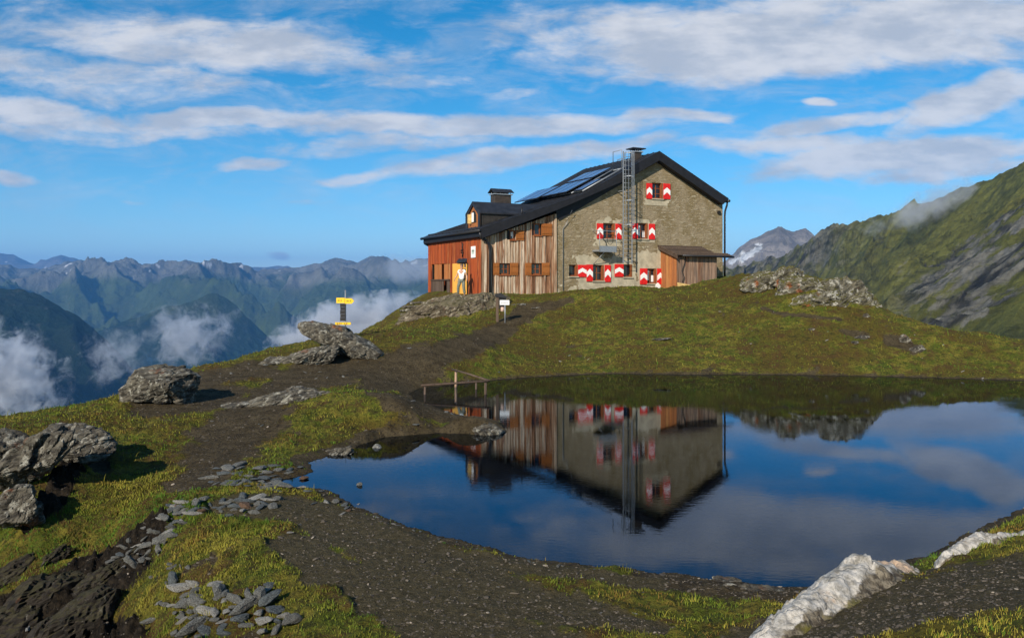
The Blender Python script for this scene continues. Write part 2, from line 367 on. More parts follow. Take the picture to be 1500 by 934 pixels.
c = nn.mix(nn.ramp(nn.math('ADD', sp.outputs[1], edge), .40, .60), c, wt_)
nn.put(p.inputs['Base Color'], c); p.inputs['Roughness'].default_value = .95; p.inputs['Specular IOR Level'].default_value = .12
bump(nn, p, nn.math('ADD', nn.math('MULTIPLY', n3, .7), nn.math('MULTIPLY', n4, .45)), .12); M['ground'] = m

# ------------------------------------------------------------------ terrain of the alp
def W(px, py, z): Y = F * (EYE - z) / (py - HOR); return ((px - 750) / F * Y, Y, z)
def WY(px, py, Y): return ((px - 750) / F * Y, Y, EYE + (HOR - py) / F * Y)
shore_px = [(598, 577), (612, 569), (640, 565), (700, 558), (760, 553), (830, 549), (900, 547), (1000, 548), (1100, 548), (1200, 549), (1300, 551), (1400, 554), (1500, 557),
            (1640, 566), (1760, 600), (1800, 650), (1700, 700), (1600, 722), (1500, 745), (1420, 782), (1345, 819), (1290, 838), (1240, 856), (1190, 863), (1140, 858), (1040, 848), (960, 838), (900, 830), (830, 826),
            (760, 815), (700, 801), (640, 785), (600, 772), (550, 752), (510, 737), (482, 717), (458, 716), (425, 714), (398, 709), (410, 701), (435, 697), (458, 690),
            (452, 676), (515, 656), (560, 640), (640, 633), (700, 636), (742, 633), (738, 620), (700, 614), (650, 603), (615, 590)]
shore = np.array([W(px, py, 0)[:2] for px, py in shore_px])
def poly_sd(X, Y, P):
    """signed distance, negative inside"""
    d = np.full(X.shape, 1e9); ins = np.zeros(X.shape, bool)
    for i in range(len(P)):
        a, b = P[i], P[(i + 1) % len(P)]
        ex, ey = b - a; wx, wy = X - a[0], Y - a[1]
        t = np.clip((wx * ex + wy * ey) / (ex * ex + ey * ey), 0, 1)
        d = np.minimum(d, np.hypot(wx - ex * t, wy - ey * t))
        c = ((a[1] > Y) != (b[1] > Y)); xx = a[0] + (Y - a[1]) / (b[1] - a[1] + 1e-12) * (b[0] - a[0]); ins ^= c & (X < xx)
    return np.where(ins, -d, d)
ctl = [(x, y, 0) for x, y in shore]
ctl += [W(*a) for a in [
    # left banks and path
    (340, 640, .15), (200, 610, .28), (390, 585, .33), (450, 560, .45), (560, 560, .32), (470, 610, .38), (540, 590, .62), (585, 590, .62), (560, 606, .52), (610, 603, .52), (660, 610, .38), (700, 620, .24), (560, 626, .26), (640, 624, .22), (260, 660, .08), (180, 660, .1),
    (300, 720, .05), (250, 760, -.02), (330, 790, .1), (330, 860, .02), (420, 820, .12), (250, 810, -.12), (230, 880, -.32), (300, 930, -.08), (450, 934, .12), (430, 870, .13), (200, 934, -.65),
    (150, 700, -.08), (60, 720, -.05), (20, 760, -.3), (150, 770, -.42), (60, 820, -.72), (200, 830, -.50), (110, 870, -.98), (40, 900, -1.15), (0, 934, -1.35), (-120, 934, -1.7),
    (380, 770, .1), (560, 800, .13), (700, 860, .17), (700, 934, .22), (900, 870, .14), (900, 934, .26), (1000, 890, .18), (1100, 880, .18), (1060, 934, .3),
    (1180, 934, .52), (1300, 934, .9), (1420, 934, 1.05), (1500, 900, 1.1), (1230, 880, .42), (1330, 850, .58), (1420, 830, .62), (1500, 800, .62), (1500, 765, .32), (1420, 800, .3), (1650, 800, .8), (1650, 730, .15),
    (1350, 826, .16), (1290, 850, .16)]]
ctl += [WY(*a) for a in [
    (600, 510, 30), (650, 535, 29), (700, 500, 33), (700, 530, 30.5), (640, 474, 41), (700, 480, 37.5), (735, 472, 38.9), (800, 458, 42), (500, 522, 29), (420, 535, 27.5), (545, 492, 38), (600, 476, 42),
    (900, 500, 36.0), (900, 460, 41), (1100, 500, 35), (1100, 452, 39), (1250, 500, 33.8), (1180, 445, 38), (1300, 463, 36.5), (1400, 488, 34.2), (1500, 504, 33), (1500, 530, 31.3), (1400, 520, 32.3), (1650, 530, 31.5), (1650, 510, 33.5),
    (820, 500, 37), (760, 520, 34), (1000, 525, 33.2), (1200, 525, 32.6), (1000, 480, 37.5), (820, 428, 46), (900, 424.5, 47), (980, 424.5, 48), (1020, 419, 50), (1058, 409, 52.5), (1110, 404, 47), (1175, 408, 42.5), (1250, 430, 39), (1130, 425, 42.5),
    (560, 488, 43), (390, 516, 32), (300, 537, 28), (160, 584, 22.5), (80, 600, 21), (0, 612, 19.5), (-150, 625, 18.5), (-400, 640, 17)]]
ctl += [(0, 0, 1.65), (2, 3, 1.5), (-3, 2.5, 1.1), (0, 4.5, .75), (-6, 5, -.6), (5, 2, 1.75), (-12, 8, -2.4), (8, 5, 1.6), (0, -4, 1.8), (12, 0, 2.2), (-8, 0, .6),
        # house plateau
        (-1.7, 45.5, 2.80), (1.5, 47, 2.86), (4, 48.3, 2.97), (8, 50.5, 3.02), (-3.2, 47.5, 2.74), (-5.2, 51, 2.72), (-6, 54, 2.6), (2, 54, 2.9), (9, 57, 3.2), (14.6, 54.5, 3.8),
        # falls away beyond the rim
        (-9.5, 54, -.5), (-13, 50, -2.2), (-12, 44, -1.2), (-15, 40, -2.8), (-13.5, 33, -1.6), (-17, 30, -3.2), (-17, 24, -2.6), (-22, 24, -5), (-24, 18, -5), (-30, 30, -10), (-30, 50, -12), (-12, 64, -5), (0, 66, -2), (12, 68, -1), (25, 66, -4),
        (28, 56, -7), (36, 50, -7), (45, 40, -5), (45, 20, 1.5), (20.5, 40, -.6), (25.5, 38, -1.2), (19, 46, -.6), (30, 36, -1.5), (21, 52, -2), (30, 10, 2), (0, 85, -12), (30, 85, -14), (-30, 85, -22), (60, 70, -14), (-26, 6, -6), (-45, 20, -14), (-45, 45, -18)]
ctl += [(x, y, -.6) for x, y in [(6, 20), (12, 20), (0, 18), (15, 25), (3, 13), (5, 28), (20, 22)]]
ctl = np.array(ctl, float)
def _k(r2): return .5 * r2 * np.log(r2 + 1e-9)
def tps_fit(P, z, reg=.02):
    m_ = len(P); D = ((P[:, None] - P[None]) ** 2).sum(-1); K = _k(D) + reg * np.eye(m_)
    Q = np.c_[np.ones(m_), P]; A = np.block([[K, Q], [Q.T, np.zeros((3, 3))]])
    return np.linalg.solve(A, np.r_[z, np.zeros(3)])
_S = 10.; tw = tps_fit(ctl[:, :2] / _S, ctl[:, 2], 2e-4)
def T(X, Y):
    X = np.atleast_1d(np.asarray(X, float)); Y = np.atleast_1d(np.asarray(Y, float)); shp = X.shape; x = X.ravel(); y = Y.ravel()
    z = tw[-3] + tw[-2] * x / _S + tw[-1] * y / _S
    for (cx, cy, _), ww in zip(ctl, tw[:len(ctl)]): z = z + ww * _k(((x - cx) ** 2 + (y - cy) ** 2) / _S ** 2)
    sdv = poly_sd(x, y, shore) + .10 * perlin(np.c_[x * 2.2, y * 2.2, x * 0]) + .05 * perlin(np.c_[x * 7, y * 7, x * 0])
    over = np.minimum(.02 + .16 * np.maximum(sdv, 0), .10)
    lakeside = sstep(2.6, .5, sdv) * sstep(-1.3, -.1, z) * (sdv > 0)
    z = np.where(sdv > 0, np.where(lakeside > 0, np.maximum(z, over * lakeside + z * (1 - lakeside)), z), np.minimum(z, .0 - .30 * np.minimum(-sdv, 3)))
    z = np.where((sdv > 0) & (y < 29), np.minimum(z, .03 + .95 * sdv), z)
    z = np.where((sdv > 0) & (sdv < .9), np.maximum(z, over), z)
    return z.reshape(shp), sdv.reshape(shp)
def proj(X, Y, Z): return 750 + F * X / Y, HOR + F * (EYE - Z) / Y
def stroke(px, py, pts, sy=2.2):
    """how deep a pixel-aimed ground spot lies inside a soft band; pts = (px, py, half width)"""
    best = np.full(px.shape, -9.)
    for (x0, y0, r0), (x1, y1, r1) in zip(pts[:-1], pts[1:]):
        ex, ey = x1 - x0, (y1 - y0) * sy; t = np.clip(((px - x0) * ex + (py - y0) * sy * ey) / (ex * ex + ey * ey + 1e-9), 0, 1)
        d = np.hypot(px - x0 - ex * t, (py - y0) * sy - ey * t); best = np.maximum(best, 1 - d / (r0 + (r1 - r0) * t))
    return best
PATHS = [[(300, 690, 60), (340, 640, 75), (390, 590, 62), (440, 555, 55), (560, 535, 60), (650, 520, 48), (710, 498, 36), (745, 474, 28), (780, 452, 24), (830, 440, 14)],
         [(560, 560, 50), (620, 545, 40)], [(585, 590, 40), (640, 606, 30), (700, 618, 30)], [(230, 600, 60), (330, 575, 50)], [(300, 560, 45), (380, 545, 45)], [(1120, 455, 8), (1230, 470, 8)],
         [(1310, 500, 20), (1345, 512, 14)], [(1235, 487, 12), (1260, 492, 14)], [(250, 715, 18), (300, 700, 40)], [(120, 650, 22), (150, 690, 14)], [(950, 850, 40), (1140, 862, 45)]]
GRAVEL = [[(340, 745, 40), (430, 745, 60), (500, 775, 70), (600, 825, 85), (720, 870, 80), (840, 900, 60), (960, 925, 30)], [(430, 800, 50), (560, 870, 80), (700, 930, 100), (800, 960, 100)], [(700, 825, 35), (840, 842, 30), (960, 855, 25)],
          [(1080, 960, 70), (1220, 918, 80), (1330, 880, 90), (1440, 860, 85), (1560, 840, 90)]]
RAVINE = [[(-60, 990, 190), (60, 910, 110), (140, 850, 70), (200, 805, 40), (235, 768, 20)], [(40, 770, 14), (75, 735, 22), (105, 690, 24)], [(150, 930, 70), (100, 960, 90)]]
def masks(X, Y, Z, sdv):
    px, py = proj(X, Y, Z)
    PP = np.c_[X.ravel(), Y.ravel(), X.ravel() * 0]; e1 = (fbm(PP * .55 + 2, 4) * .75 + fbm(PP * 2.3 + 8, 3) * .35).reshape(X.shape); e2 = (fbm(PP * .8 + 12, 4) * .7 + fbm(PP * 3.1 + 5, 3) * .35).reshape(X.shape)
    r = np.max([stroke(px, py, s) for s in PATHS], 0); b = np.max([stroke(px, py, s) for s in GRAVEL], 0); g = np.max([stroke(px, py, s) for s in RAVINE], 0)
    r = np.clip(r * 1.0 + .28 + e1, 0, 1) * (r > -1.2); b = np.clip(b * 1.2 + .30 + e2, 0, 1) * (b > -1.2); g = np.clip(g * 1.2 + .30 + e2 * .6, 0, 1)
    bald = sstep(.20, .42, e1) * .75; r = np.maximum(r, bald * (py > 430))
    sh = (sdv < .35) & (Y < 28); r = np.where(sh, np.maximum(r, .62), r); r = np.where(sdv < 0.02, 1, r)
    r = np.where((sdv < .25) & (Y >= 28), np.maximum(r, .5), r)
    return np.c_[r.ravel(), g.ravel(), b.ravel()]
NR, NC = 640, 900
ry = 1.2 * (95 / 1.2) ** np.linspace(0, 1, NR)
s_ = np.linspace(-1, 1, NC); kk = .72 * s_ * (1 + 1.1 * s_ ** 8)
KY, RY = np.meshgrid(kk, ry); GX = KY * (RY + 2.0); GY = RY.copy()
GZ, GS = T(GX, GY)
P3 = np.c_[GX.ravel(), GY.ravel(), np.zeros(GX.size)]
mk = masks(GX, GY, GZ, GS)
grassy = 1 - np.clip(mk.max(1), 0, 1); far = sstep(26, 42, GY.ravel())
land = sstep(.0, .7, GS.ravel())
hum = fbm(P3 * .55, 4) * .16 + np.abs(fbm(P3 * 1.9 + 5, 3)) * .17 + fbm(P3 * 5.5, 3) * .035
hill = (fbm(P3 * .22 + 3, 4) * .32 + np.abs(fbm(P3 * .9 + 21, 4)) * .26) * far * sstep(0, 6, GS.ravel())
flat = (1 - sstep(.45, .75, mk[:, 0])) * (1 - sstep(.4, .7, mk[:, 2]))
fine = fbm(P3 * 9, 3) * .018 + fbm(P3 * 24, 2) * .006
rav = sstep(.35, .8, mk[:, 1]) * (ridged(P3 * np.array([1.6, 2.4, 1]), 5) - .5) * .55
hx, hy = GX.ravel() + 1.69, GY.ravel() - 46.03
hu = hx * math.cos(R(27)) + hy * math.sin(R(27)); hv = -hx * math.sin(R(27)) + hy * math.cos(R(27))
quiet = sstep(2.2, .8, np.hypot(np.maximum(np.maximum(-hu, hu - 16.8), 0), np.maximum(np.maximum(-hv, hv - 8), 0)))
dz = land * ((hum * (.25 + .75 * flat) + hill) * (1 - .8 * quiet) + fine + rav)
GZ2 = GZ + dz.reshape(GZ.shape)
keepdry = (GS > 0.05); GZ2 = np.where(keepdry & (GS < 1.2) & (GZ > -.02), np.maximum(GZ2, .015 + .01 * GS), GZ2)
sx_ = np.gradient(GZ2, axis=1) / np.gradient(GX, axis=1); sy_ = np.gradient(GZ2, axis=0) / np.gradient(GY, axis=0); steep = np.hypot(sx_, sy_)
st_ = sstep(1.9, 2.6, steep + .35 * fbm(P3 * 1.3 + 60, 3).reshape(GX.shape)) * (GY < 24) * (GX < 0) * (GS > .4); mk[:, 1] = np.maximum(mk[:, 1], st_.ravel())
idx = np.arange(NR * NC).reshape(NR, NC)
quads = np.stack([idx[:-1, :-1], idx[:-1, 1:], idx[1:, 1:], idx[1:, :-1]], -1).reshape(-1, 4)
gv = np.c_[GX.ravel(), GY.ravel(), GZ2.ravel()]
terrain = mesh_np('terrain', gv, quads, M['ground'], attrs={'cover': mk}); tag(terrain, kind='structure')
terrain['label'] = 'grassy alpine hilltop with trodden earth paths round the tarn'
def Zg(X, Y):
    """height of the finished ground (bilinear on its grid)"""
    X = np.atleast_1d(X).astype(float); Y = np.atleast_1d(Y).astype(float)
    fr = np.clip(np.log(np.clip(Y, 1.2, 95) / 1.2) / np.log(95 / 1.2) * (NR - 1), 0, NR - 1.001); fc = np.interp(X / (Y + 2.0), kk, np.arange(NC)); fc = np.clip(fc, 0, NC - 1.001)
    i = fr.astype(int); j = fc.astype(int); a = fr - i; b = fc - j
    return (GZ2[i, j] * (1 - a) * (1 - b) + GZ2[i + 1, j] * a * (1 - b) + GZ2[i, j + 1] * (1 - a) * b + GZ2[i + 1, j + 1] * a * b)
def gpx(px, py):
    """where the sight line through a pixel first meets the ground"""
    Y = np.exp(np.linspace(np.log(3.5), np.log(70), 1400)); X = (px - 750) / F * Y; Z = EYE + (HOR - py) / F * Y
    hit = np.nonzero(Zg(X, Y) > Z)[0]; i = hit[0] if len(hit) else 900
    return Vector((X[i], Y[i], float(Zg(X[i], Y[i])[0])))

# ------------------------------------------------------------------ water
def lake_mesh():
    c = shore.mean(0); out = []
    for i in range(len(shore)):
        a, b, d = shore[i - 1], shore[i], shore[(i + 1) % len(shore)]
        t1 = b - a; t2 = d - b; nrm = np.array([-(t1[1] + t2[1]), t1[0] + t2[0]]); nrm /= np.linalg.norm(nrm) + 1e-9
        out.append(b + nrm * .30 * _sgn)
    return out
area = .5 * sum(shore[i][0] * shore[(i + 1) % len(shore)][1] - shore[(i + 1) % len(shore)][0] * shore[i][1] for i in range(len(shore)))
_sgn = -1 if area > 0 else 1
lp = lake_mesh()
bm = bmesh.new(); vs = [bm.verts.new((x, y, 0)) for x, y in lp]; bm.faces.new(vs); bmesh.ops.triangulate(bm, faces=bm.faces[:])
me = bpy.data.meshes.new('water'); bmesh.ops.recalc_face_normals(bm, faces=bm.faces)
if bm.faces[:][0].normal.z < 0: bmesh.ops.reverse_faces(bm, faces=bm.faces)
bm.to_mesh(me); bm.free()
water = bpy.data.objects.new('water', me); C.objects.link(water); tag(water, 'still dark blue mountain lake mirroring the hut', kind='structure')
m = bpy.data.materials.new('lake_water'); m.use_nodes = True; nn = N(m.node_tree); nn.n.clear(); out = nn.new('ShaderNodeOutputMaterial')
o = nn.new('ShaderNodeTexCoord').outputs['Object']
h1 = nn.noise(nn.mapping(o, rot=(0, 0, R(8)), scale=(1.0, 2.6, 1)), 5.5, 3, .5, .3); h2 = nn.noise(nn.mapping(o, rot=(0, 0, R(-5)), scale=(1, 2.2, 1)), 17, 2, .5)
calm = nn.ramp(nn.noise(nn.mapping(o, scale=(.6, 1.3, 1)), .35, 3, .5), .40, .62, .25, 1.0)
hh = nn.math('MULTIPLY', nn.math('ADD', h1, nn.math('MULTIPLY', h2, .22)), calm)
bp = nn.new('ShaderNodeBump', {'Height': hh, 'Distance': .0006, 'Strength': 1.0})
fr = nn.new('ShaderNodeFresnel', {'IOR': 1.33, 'Normal': bp.outputs[0]})
gl = nn.new('ShaderNodeBsdfGlossy', {'Color': (.72, .82, .97, 1), 'Roughness': .004, 'Normal': bp.outputs[0]})
tr = nn.new('ShaderNodeBsdfTransparent', {'Color': (.16, .19, .19, 1)})
mx = nn.new('ShaderNodeMixShader', {0: fr.outputs[0], 1: tr.outputs[0], 2: gl.outputs[0]}); nn.l.new(mx.outputs[0], out.inputs[0])
me.materials.append(m)

# ------------------------------------------------------------------ far mountains
m, nn, p = mat('mountain_cover'); at = nn.new('ShaderNodeAttribute', attribute_name='cover'); o = nn.new('ShaderNodeTexCoord').outputs['Object']
f = nn.noise(o, .004, 9, .75); f2 = nn.noise(o, .02, 7, .75)
c = nn.mix(nn.ramp(f, .35, .65, 0, .5), at.outputs['Color'], (.02, .028, .022)); c = nn.mix(nn.ramp(f2, .55, .7, 0, .35), c, (.16, .15, .13))
nn.put(p.inputs['Base Color'], c); p.inputs['Roughness'].default_value = 1; p.inputs['Specular IOR Level'].default_value = .05
bump(nn, p, nn.math('ADD', f, nn.math('MULTIPLY', f2, .4)), 60.0); M['mountain'] = m
m, nn, p = mat('near_slope_cover'); at = nn.new('ShaderNodeAttribute', attribute_name='cover'); o = nn.new('ShaderNodeTexCoord').outputs['Object']
f = nn.noise(nn.mapping(o, rot=(0, R(-38), 0), scale=(.35, 1, 2.2)), .05, 9, .75); f2 = nn.noise(o, .28, 6, .75)
c = nn.mix(nn.ramp(f, .50, .62, 0, .45), at.outputs['Color'], (.030, .032, .018)); c = nn.mix(nn.ramp(f2, .60, .72, 0, .6), c, (.21, .20, .175))
nn.put(p.inputs['Base Color'], c); p.inputs['Roughness'].default_value = 1; p.inputs['Specular IOR Level'].default_value = .05
bump(nn, p, nn.math('ADD', f, nn.math('MULTIPLY', f2, .4)), 12.0); M['near_slope'] = m
def loft(name, rows, nx, nt, disp, color, material, pxr=None, label=None, skirt=None):
    """rows from the skyline down: (list of (px, py), distance or list of distances)"""
    pxr = pxr or (min(q[0] for r in rows for q in r[0]), max(q[0] for r in rows for q in r[0]))
    gx = np.linspace(pxr[0], pxr[1], nx); RR = []
    for pts, D in rows:
        xs = [q[0] for q in pts]; pyv = np.interp(gx, xs, [q[1] for q in pts]); Dv = np.interp(gx, xs, D) if hasattr(D, '__len__') else np.full(nx, float(D)); RR.append((pyv, Dv))
    ts = np.linspace(0, len(rows) - 1, nt); V = np.zeros((nt, nx, 3))
    for a, t in enumerate(ts):
        i = min(int(t), len(rows) - 2); f = t - i; pyv = RR[i][0] * (1 - f) + RR[i + 1][0] * f; Dv = np.exp(np.log(RR[i][1]) * (1 - f) + np.log(RR[i + 1][1]) * f)
        V[a, :, 0] = (gx - 750) / F * Dv; V[a, :, 1] = Dv; V[a, :, 2] = EYE + (HOR - pyv) / F * Dv
    tt = np.repeat((ts / (len(rows) - 1))[:, None], nx, 1); back = V[:1].copy()
    V = V + disp(V, tt)
    # a back slope, so that the ridge is not an edge
    ext = []
    for q in (1, 2, 3): e_ = V[0].copy(); e_[:, 1] *= 1 + .05 * q; e_[:, 0] *= 1 + .05 * q; e_[:, 2] -= .035 * q * V[0][:, 1] ; ext.append(e_)
    V = np.concatenate([np.array(ext[::-1]), V], 0); tt = np.concatenate([np.zeros((3, nx)), tt], 0); nt2 = nt + 3
    id_ = np.arange(nt2 * nx).reshape(nt2, nx); q = np.stack([id_[1:, :-1], id_[1:, 1:], id_[:-1, 1:], id_[:-1, :-1]], -1).reshape(-1, 4)
    col = color(V, tt)
    o = mesh_np(name, V.reshape(-1, 3), q, material, attrs={'cover': col}); tag(o, label, kind='structure'); return o
def mdisp(amp, sc_, top=.35, oct=6):
    def f(V, tt):
        P = np.c_[V[..., 0].ravel(), V[..., 1].ravel(), np.zeros(V[..., 0].size)] / sc_
        r = (ridged(P, oct) - .55).reshape(tt.shape); d = np.zeros(V.shape); wgt = top + (1 - top) * sstep(0, .25, tt)
        d[..., 2] = r * amp * 2 * wgt + ridged(P * 4.3 + 7, 5).reshape(tt.shape) * amp * .16 + fbm(P * 14, 3).reshape(tt.shape) * amp * .07; return d
    return f
def slope_of(V):
    gzx = np.gradient(V[..., 2], axis=1) / (np.gradient(V[..., 0], axis=1) + 1e-6); gzy = np.gradient(V[..., 2], axis=0) / (np.gradient(V[..., 1], axis=0) + 1e-6)
    return np.hypot(gzx, np.clip(gzy, -3, 3))
def mcolor(green, rock, dark, tree_z, rock_z, snow=0.0):
    def f(V, tt):
        z = V[..., 2].ravel(); P = np.c_[V[..., 0].ravel(), V[..., 1].ravel(), z]; f1 = fbm(P / 900, 5); f2 = fbm(P / 260, 4)
        zz = z + f1 * 260 + f2 * 90; c = np.array(green)[None] * np.ones((len(z), 1)) * (1 + .35 * f2[:, None])
        c = c * (1 - sstep(0.12, .5, f1)[:, None] * .5) + np.array((.10, .095, .03)) * sstep(.12, .5, f1)[:, None] * .5
        rk = (sstep(rock_z - 60, rock_z + 120, zz))[:, None]; dk = (1 - sstep(tree_z - 60, tree_z + 60, zz))[:, None]
        c = c * (1 - rk) + np.array(rock) * (1 + .5 * f2[:, None]) * rk; c = c * (1 - dk) + np.array(dark) * dk
        if snow:
            s = (fbm(P / 190 + 40, 3) > .40) & (z > snow); c[s] = (.75, .78, .82)
        return np.clip(c, .005, .9)
    return f
G1, RK, DK = (.062, .088, .026), (.175, .175, .155), (.010, .022, .016)
loft('far_mountains', [([(-900, 380), (-500, 368), (-120, 378), (0, 372), (22, 376), (50, 388), (70, 380), (90, 374), (112, 380), (150, 392), (250, 396), (330, 396), (410, 393), (450, 398), (520, 394), (620, 396), (740, 392), (1100, 396), (1500, 390), (1900, 380)], 19000),
     ([(-900, 440), (1900, 440)], 15000)], 900, 60, mdisp(260, 2600, .2, 8), mcolor(G1, (.15, .14, .14), DK, -2000, -50, 330), M['mountain'], label='farthest blue mountain chain on the skyline')
loft('mountain_range', [([(-900, 400), (-300, 392), (-60, 396), (0, 396), (60, 398), (100, 391), (150, 392), (185, 388), (230, 398), (290, 391), (350, 388), (375, 398), (410, 394), (440, 398), (490, 387), (520, 392), (545, 382), (575, 390), (640, 385), (760, 390), (900, 380), (1100, 400)], 11000),
     ([(-900, 440), (-60, 434), (100, 430), (240, 440), (300, 425), (400, 440), (500, 430), (620, 440), (800, 430), (1100, 440)], 9000),
     ([(-900, 480), (0, 480), (150, 490), (300, 472), (420, 500), (620, 480), (1100, 490)], 7300),
     ([(-900, 560), (0, 560), (300, 560), (620, 550), (1100, 560)], 6300)], 1000, 260, mdisp(430, 1700, .16, 9), mcolor(G1, RK, DK, -470, 60, 130), M['mountain'], label='green and grey mountain range across the valley')
loft('forested_spur', [([(-200, 560), (60, 530), (150, 490), (215, 462), (262, 450), (300, 438), (318, 435), (345, 452), (372, 478), (400, 500), (440, 518), (520, 540), (700, 560), (900, 560)], 6000),
     ([(-200, 640), (150, 560), (310, 540), (420, 570), (900, 620)], 5200), ([(-200, 760), (900, 740)], 4600)], 500, 160, mdisp(210, 1100, .12, 8), mcolor((.04, .065, .02), (.10, .10, .08), (.016, .034, .020), -140, 900), M['mountain'], label='dark forested spur in the middle of the valley')
loft('dark_ridge', [([(-900, 380), (-400, 395), (-60, 415), (0, 424), (40, 432), (70, 442), (110, 466), (150, 500), (190, 540), (230, 580), (300, 640), (600, 760)], 3800),
     ([(-900, 520), (0, 540), (150, 600), (300, 700), (600, 820)], 3200), ([(-900, 900), (600, 980)], 2500)], 420, 160, mdisp(140, 700, .12, 8), mcolor((.035, .055, .018), (.08, .08, .06), (.014, .030, .018), 10, 900), M['mountain'], label='near dark wooded ridge falling to the right')

def rdisp(amp, sc_, ang=-38, st=3.5, top=.3):
    def f(V, tt):
        a = R(ang); X, Z, Y = V[..., 0], V[..., 2], V[..., 1]
        al = X * math.cos(a) - Z * math.sin(a); ac = X * math.sin(a) + Z * math.cos(a)
        P = np.c_[(al / st).ravel(), (Y * .45).ravel(), ac.ravel()] / sc_
        r = (ridged(P, 6, .58) - .5).reshape(tt.shape); r2 = fbm(P * .35, 3).reshape(tt.shape)
        d = np.zeros(V.shape); wgt = top + (1 - top) * sstep(0, .18, tt)
        sz = Y / 900.
        d[..., 2] = (r * amp + r2 * amp * .9) * wgt * sz; d[..., 1] = -(r * amp * .8) * wgt * sz; return d
    return f
def rcolor(V, tt):
    x = V[..., 0].ravel(); y = V[..., 1].ravel(); z = V[..., 2].ravel(); px = 750 + F * x / y; py = HOR + F * (EYE - z) / y
    a = R(-38); al = x * math.cos(a) - z * math.sin(a); ac = x * math.sin(a) + z * math.cos(a)
    P = np.c_[al / 3.2, y * .4, ac]; f1 = fbm(P / 60, 5); f2 = fbm(P / 14, 4); f3 = fbm(np.c_[x, y, z] / 90, 4)
    c = np.array((.150, .155, .036))[None] * (1 + .5 * f3[:, None]) + np.array((.05, .035, .005)) * sstep(0, .5, f1)[:, None]
    # crags: two bands running up to the right, and broken ground at the far left end
    q2 = fbm(np.c_[al / 5., y * .4, ac] / 6, 4); q3 = ridged(np.c_[al / 6., y * .3, ac] / 22, 4)
    b1_ = 1 - np.abs(py - (432 - (px - 1330) * .66)) / 30.; b2_ = 1 - np.abs(py - (474 - (px - 1370) * .72)) / 58.
    low = sstep(0, 60, py - (470 - (px - 1380) * .35)) * sstep(1340, 1420, px); upper = sstep(.36, .58, f1 + .6 * f2 + .35 * q2)
    cr = sstep(.25, .6, np.maximum(b1_, b2_) + f1 * .7 + f2 * .9 + q2 * .9) * sstep(1280, 1360, px); left = sstep(1290, 1180, px)
    rk = np.clip(np.maximum(np.maximum(cr, upper * .7), left * sstep(-.15, .25, f1 + f2 * .5 + q2 * .3)), 0, 1)[:, None]
    c = c * (1 + .55 * q2[:, None]) * (1 - .40 * sstep(.66, .88, q3)[:, None])
    rc = np.array((.175, .17, .145)) * np.clip(1 + .7 * f2[:, None] + 1.3 * q2[:, None], .12, 2.4) * (1 - .75 * sstep(.55, .8, q3)[:, None])  # crevice shade is painted into the colour along the ridged lines
    c = c * (1 - rk) + rc * rk
    c = c * (1 - low[:, None] * .45) + np.array((.045, .06, .035)) * low[:, None] * .45
    return np.clip(c, .005, .8)
loft('mountain_slope', [([(1020, 402), (1060, 400), (1090, 390), (1130, 376), (1165, 362), (1190, 346), (1225, 332), (1262, 322), (1300, 310), (1340, 296), (1385, 284), (1440, 262), (1500, 237), (1650, 170), (1900, 90), (2600, 40)], [2600, 2500, 2300, 2150, 2000, 1900, 1800, 1700, 1600, 1500, 1400, 1300, 1200, 1050, 900, 700]),
     ([(1020, 425), (1100, 420), (1200, 395), (1300, 370), (1400, 350), (1500, 325), (1700, 290), (2600, 240)], [2300, 2100, 1700, 1300, 1120, 950, 780, 500]),
     ([(1020, 455), (1150, 450), (1300, 430), (1400, 420), (1500, 410), (1800, 400), (2600, 380)], [2000, 1700, 1000, 850, 720, 500, 380]),
     ([(1020, 560), (1300, 540), (1500, 560), (2600, 640)], [1500, 620, 430, 250])], 1100, 460, rdisp(46, 62), rcolor, M['near_slope'], label='steep green mountainside with grey crags')
def fcolor(V, tt):
    c = mcolor((.10, .11, .05), (.30, .265, .235), DK, -2000, 130, 0)(V, tt)
    x = V[..., 0].ravel(); y = V[..., 1].ravel(); z = V[..., 2].ravel(); px = 750 + F * x / y; py = HOR + F * (EYE - z) / y
    f1 = fbm(np.c_[x, y, z] / 60, 4); sn = sstep(.4, .55, stroke(px, py, [(1072, 385, 9), (1098, 372, 12), (1112, 362, 8)], 1.6) + f1 * 1.6)
    c = c * (1 - sn[:, None]) + np.array((.8, .82, .85)) * sn[:, None]
    return c
loft('rocky_peak', [([(900, 430), (1020, 410), (1050, 392), (1072, 376), (1100, 352), (1118, 344), (1140, 333), (1152, 341), (1163, 343), (1180, 336), (1196, 348), (1214, 352), (1225, 334), (1240, 340), (1300, 370), (1400, 400)], 5600),
     ([(900, 470), (1060, 430), (1140, 400), (1400, 430)], 4900), ([(900, 560), (1400, 560)], 4200)], 420, 160, mdisp(110, 600, .15, 6), fcolor, M['mountain'], label='distant rocky peak with a snow patch')
# valley floor to the horizon
m = simple('valley_floor_cover', (.016, .028, .018), 1, 0, .4, .0006)
mb = MB(); mb.add([(-38000, 1000, -1600), (38000, 1000, -1600), (38000, 36000, -1600), (-38000, 36000, -1600)], [(0, 1, 2, 3)]); tag(mb.build('valley_floor', m), 'dark valley floor far below', kind='structure')

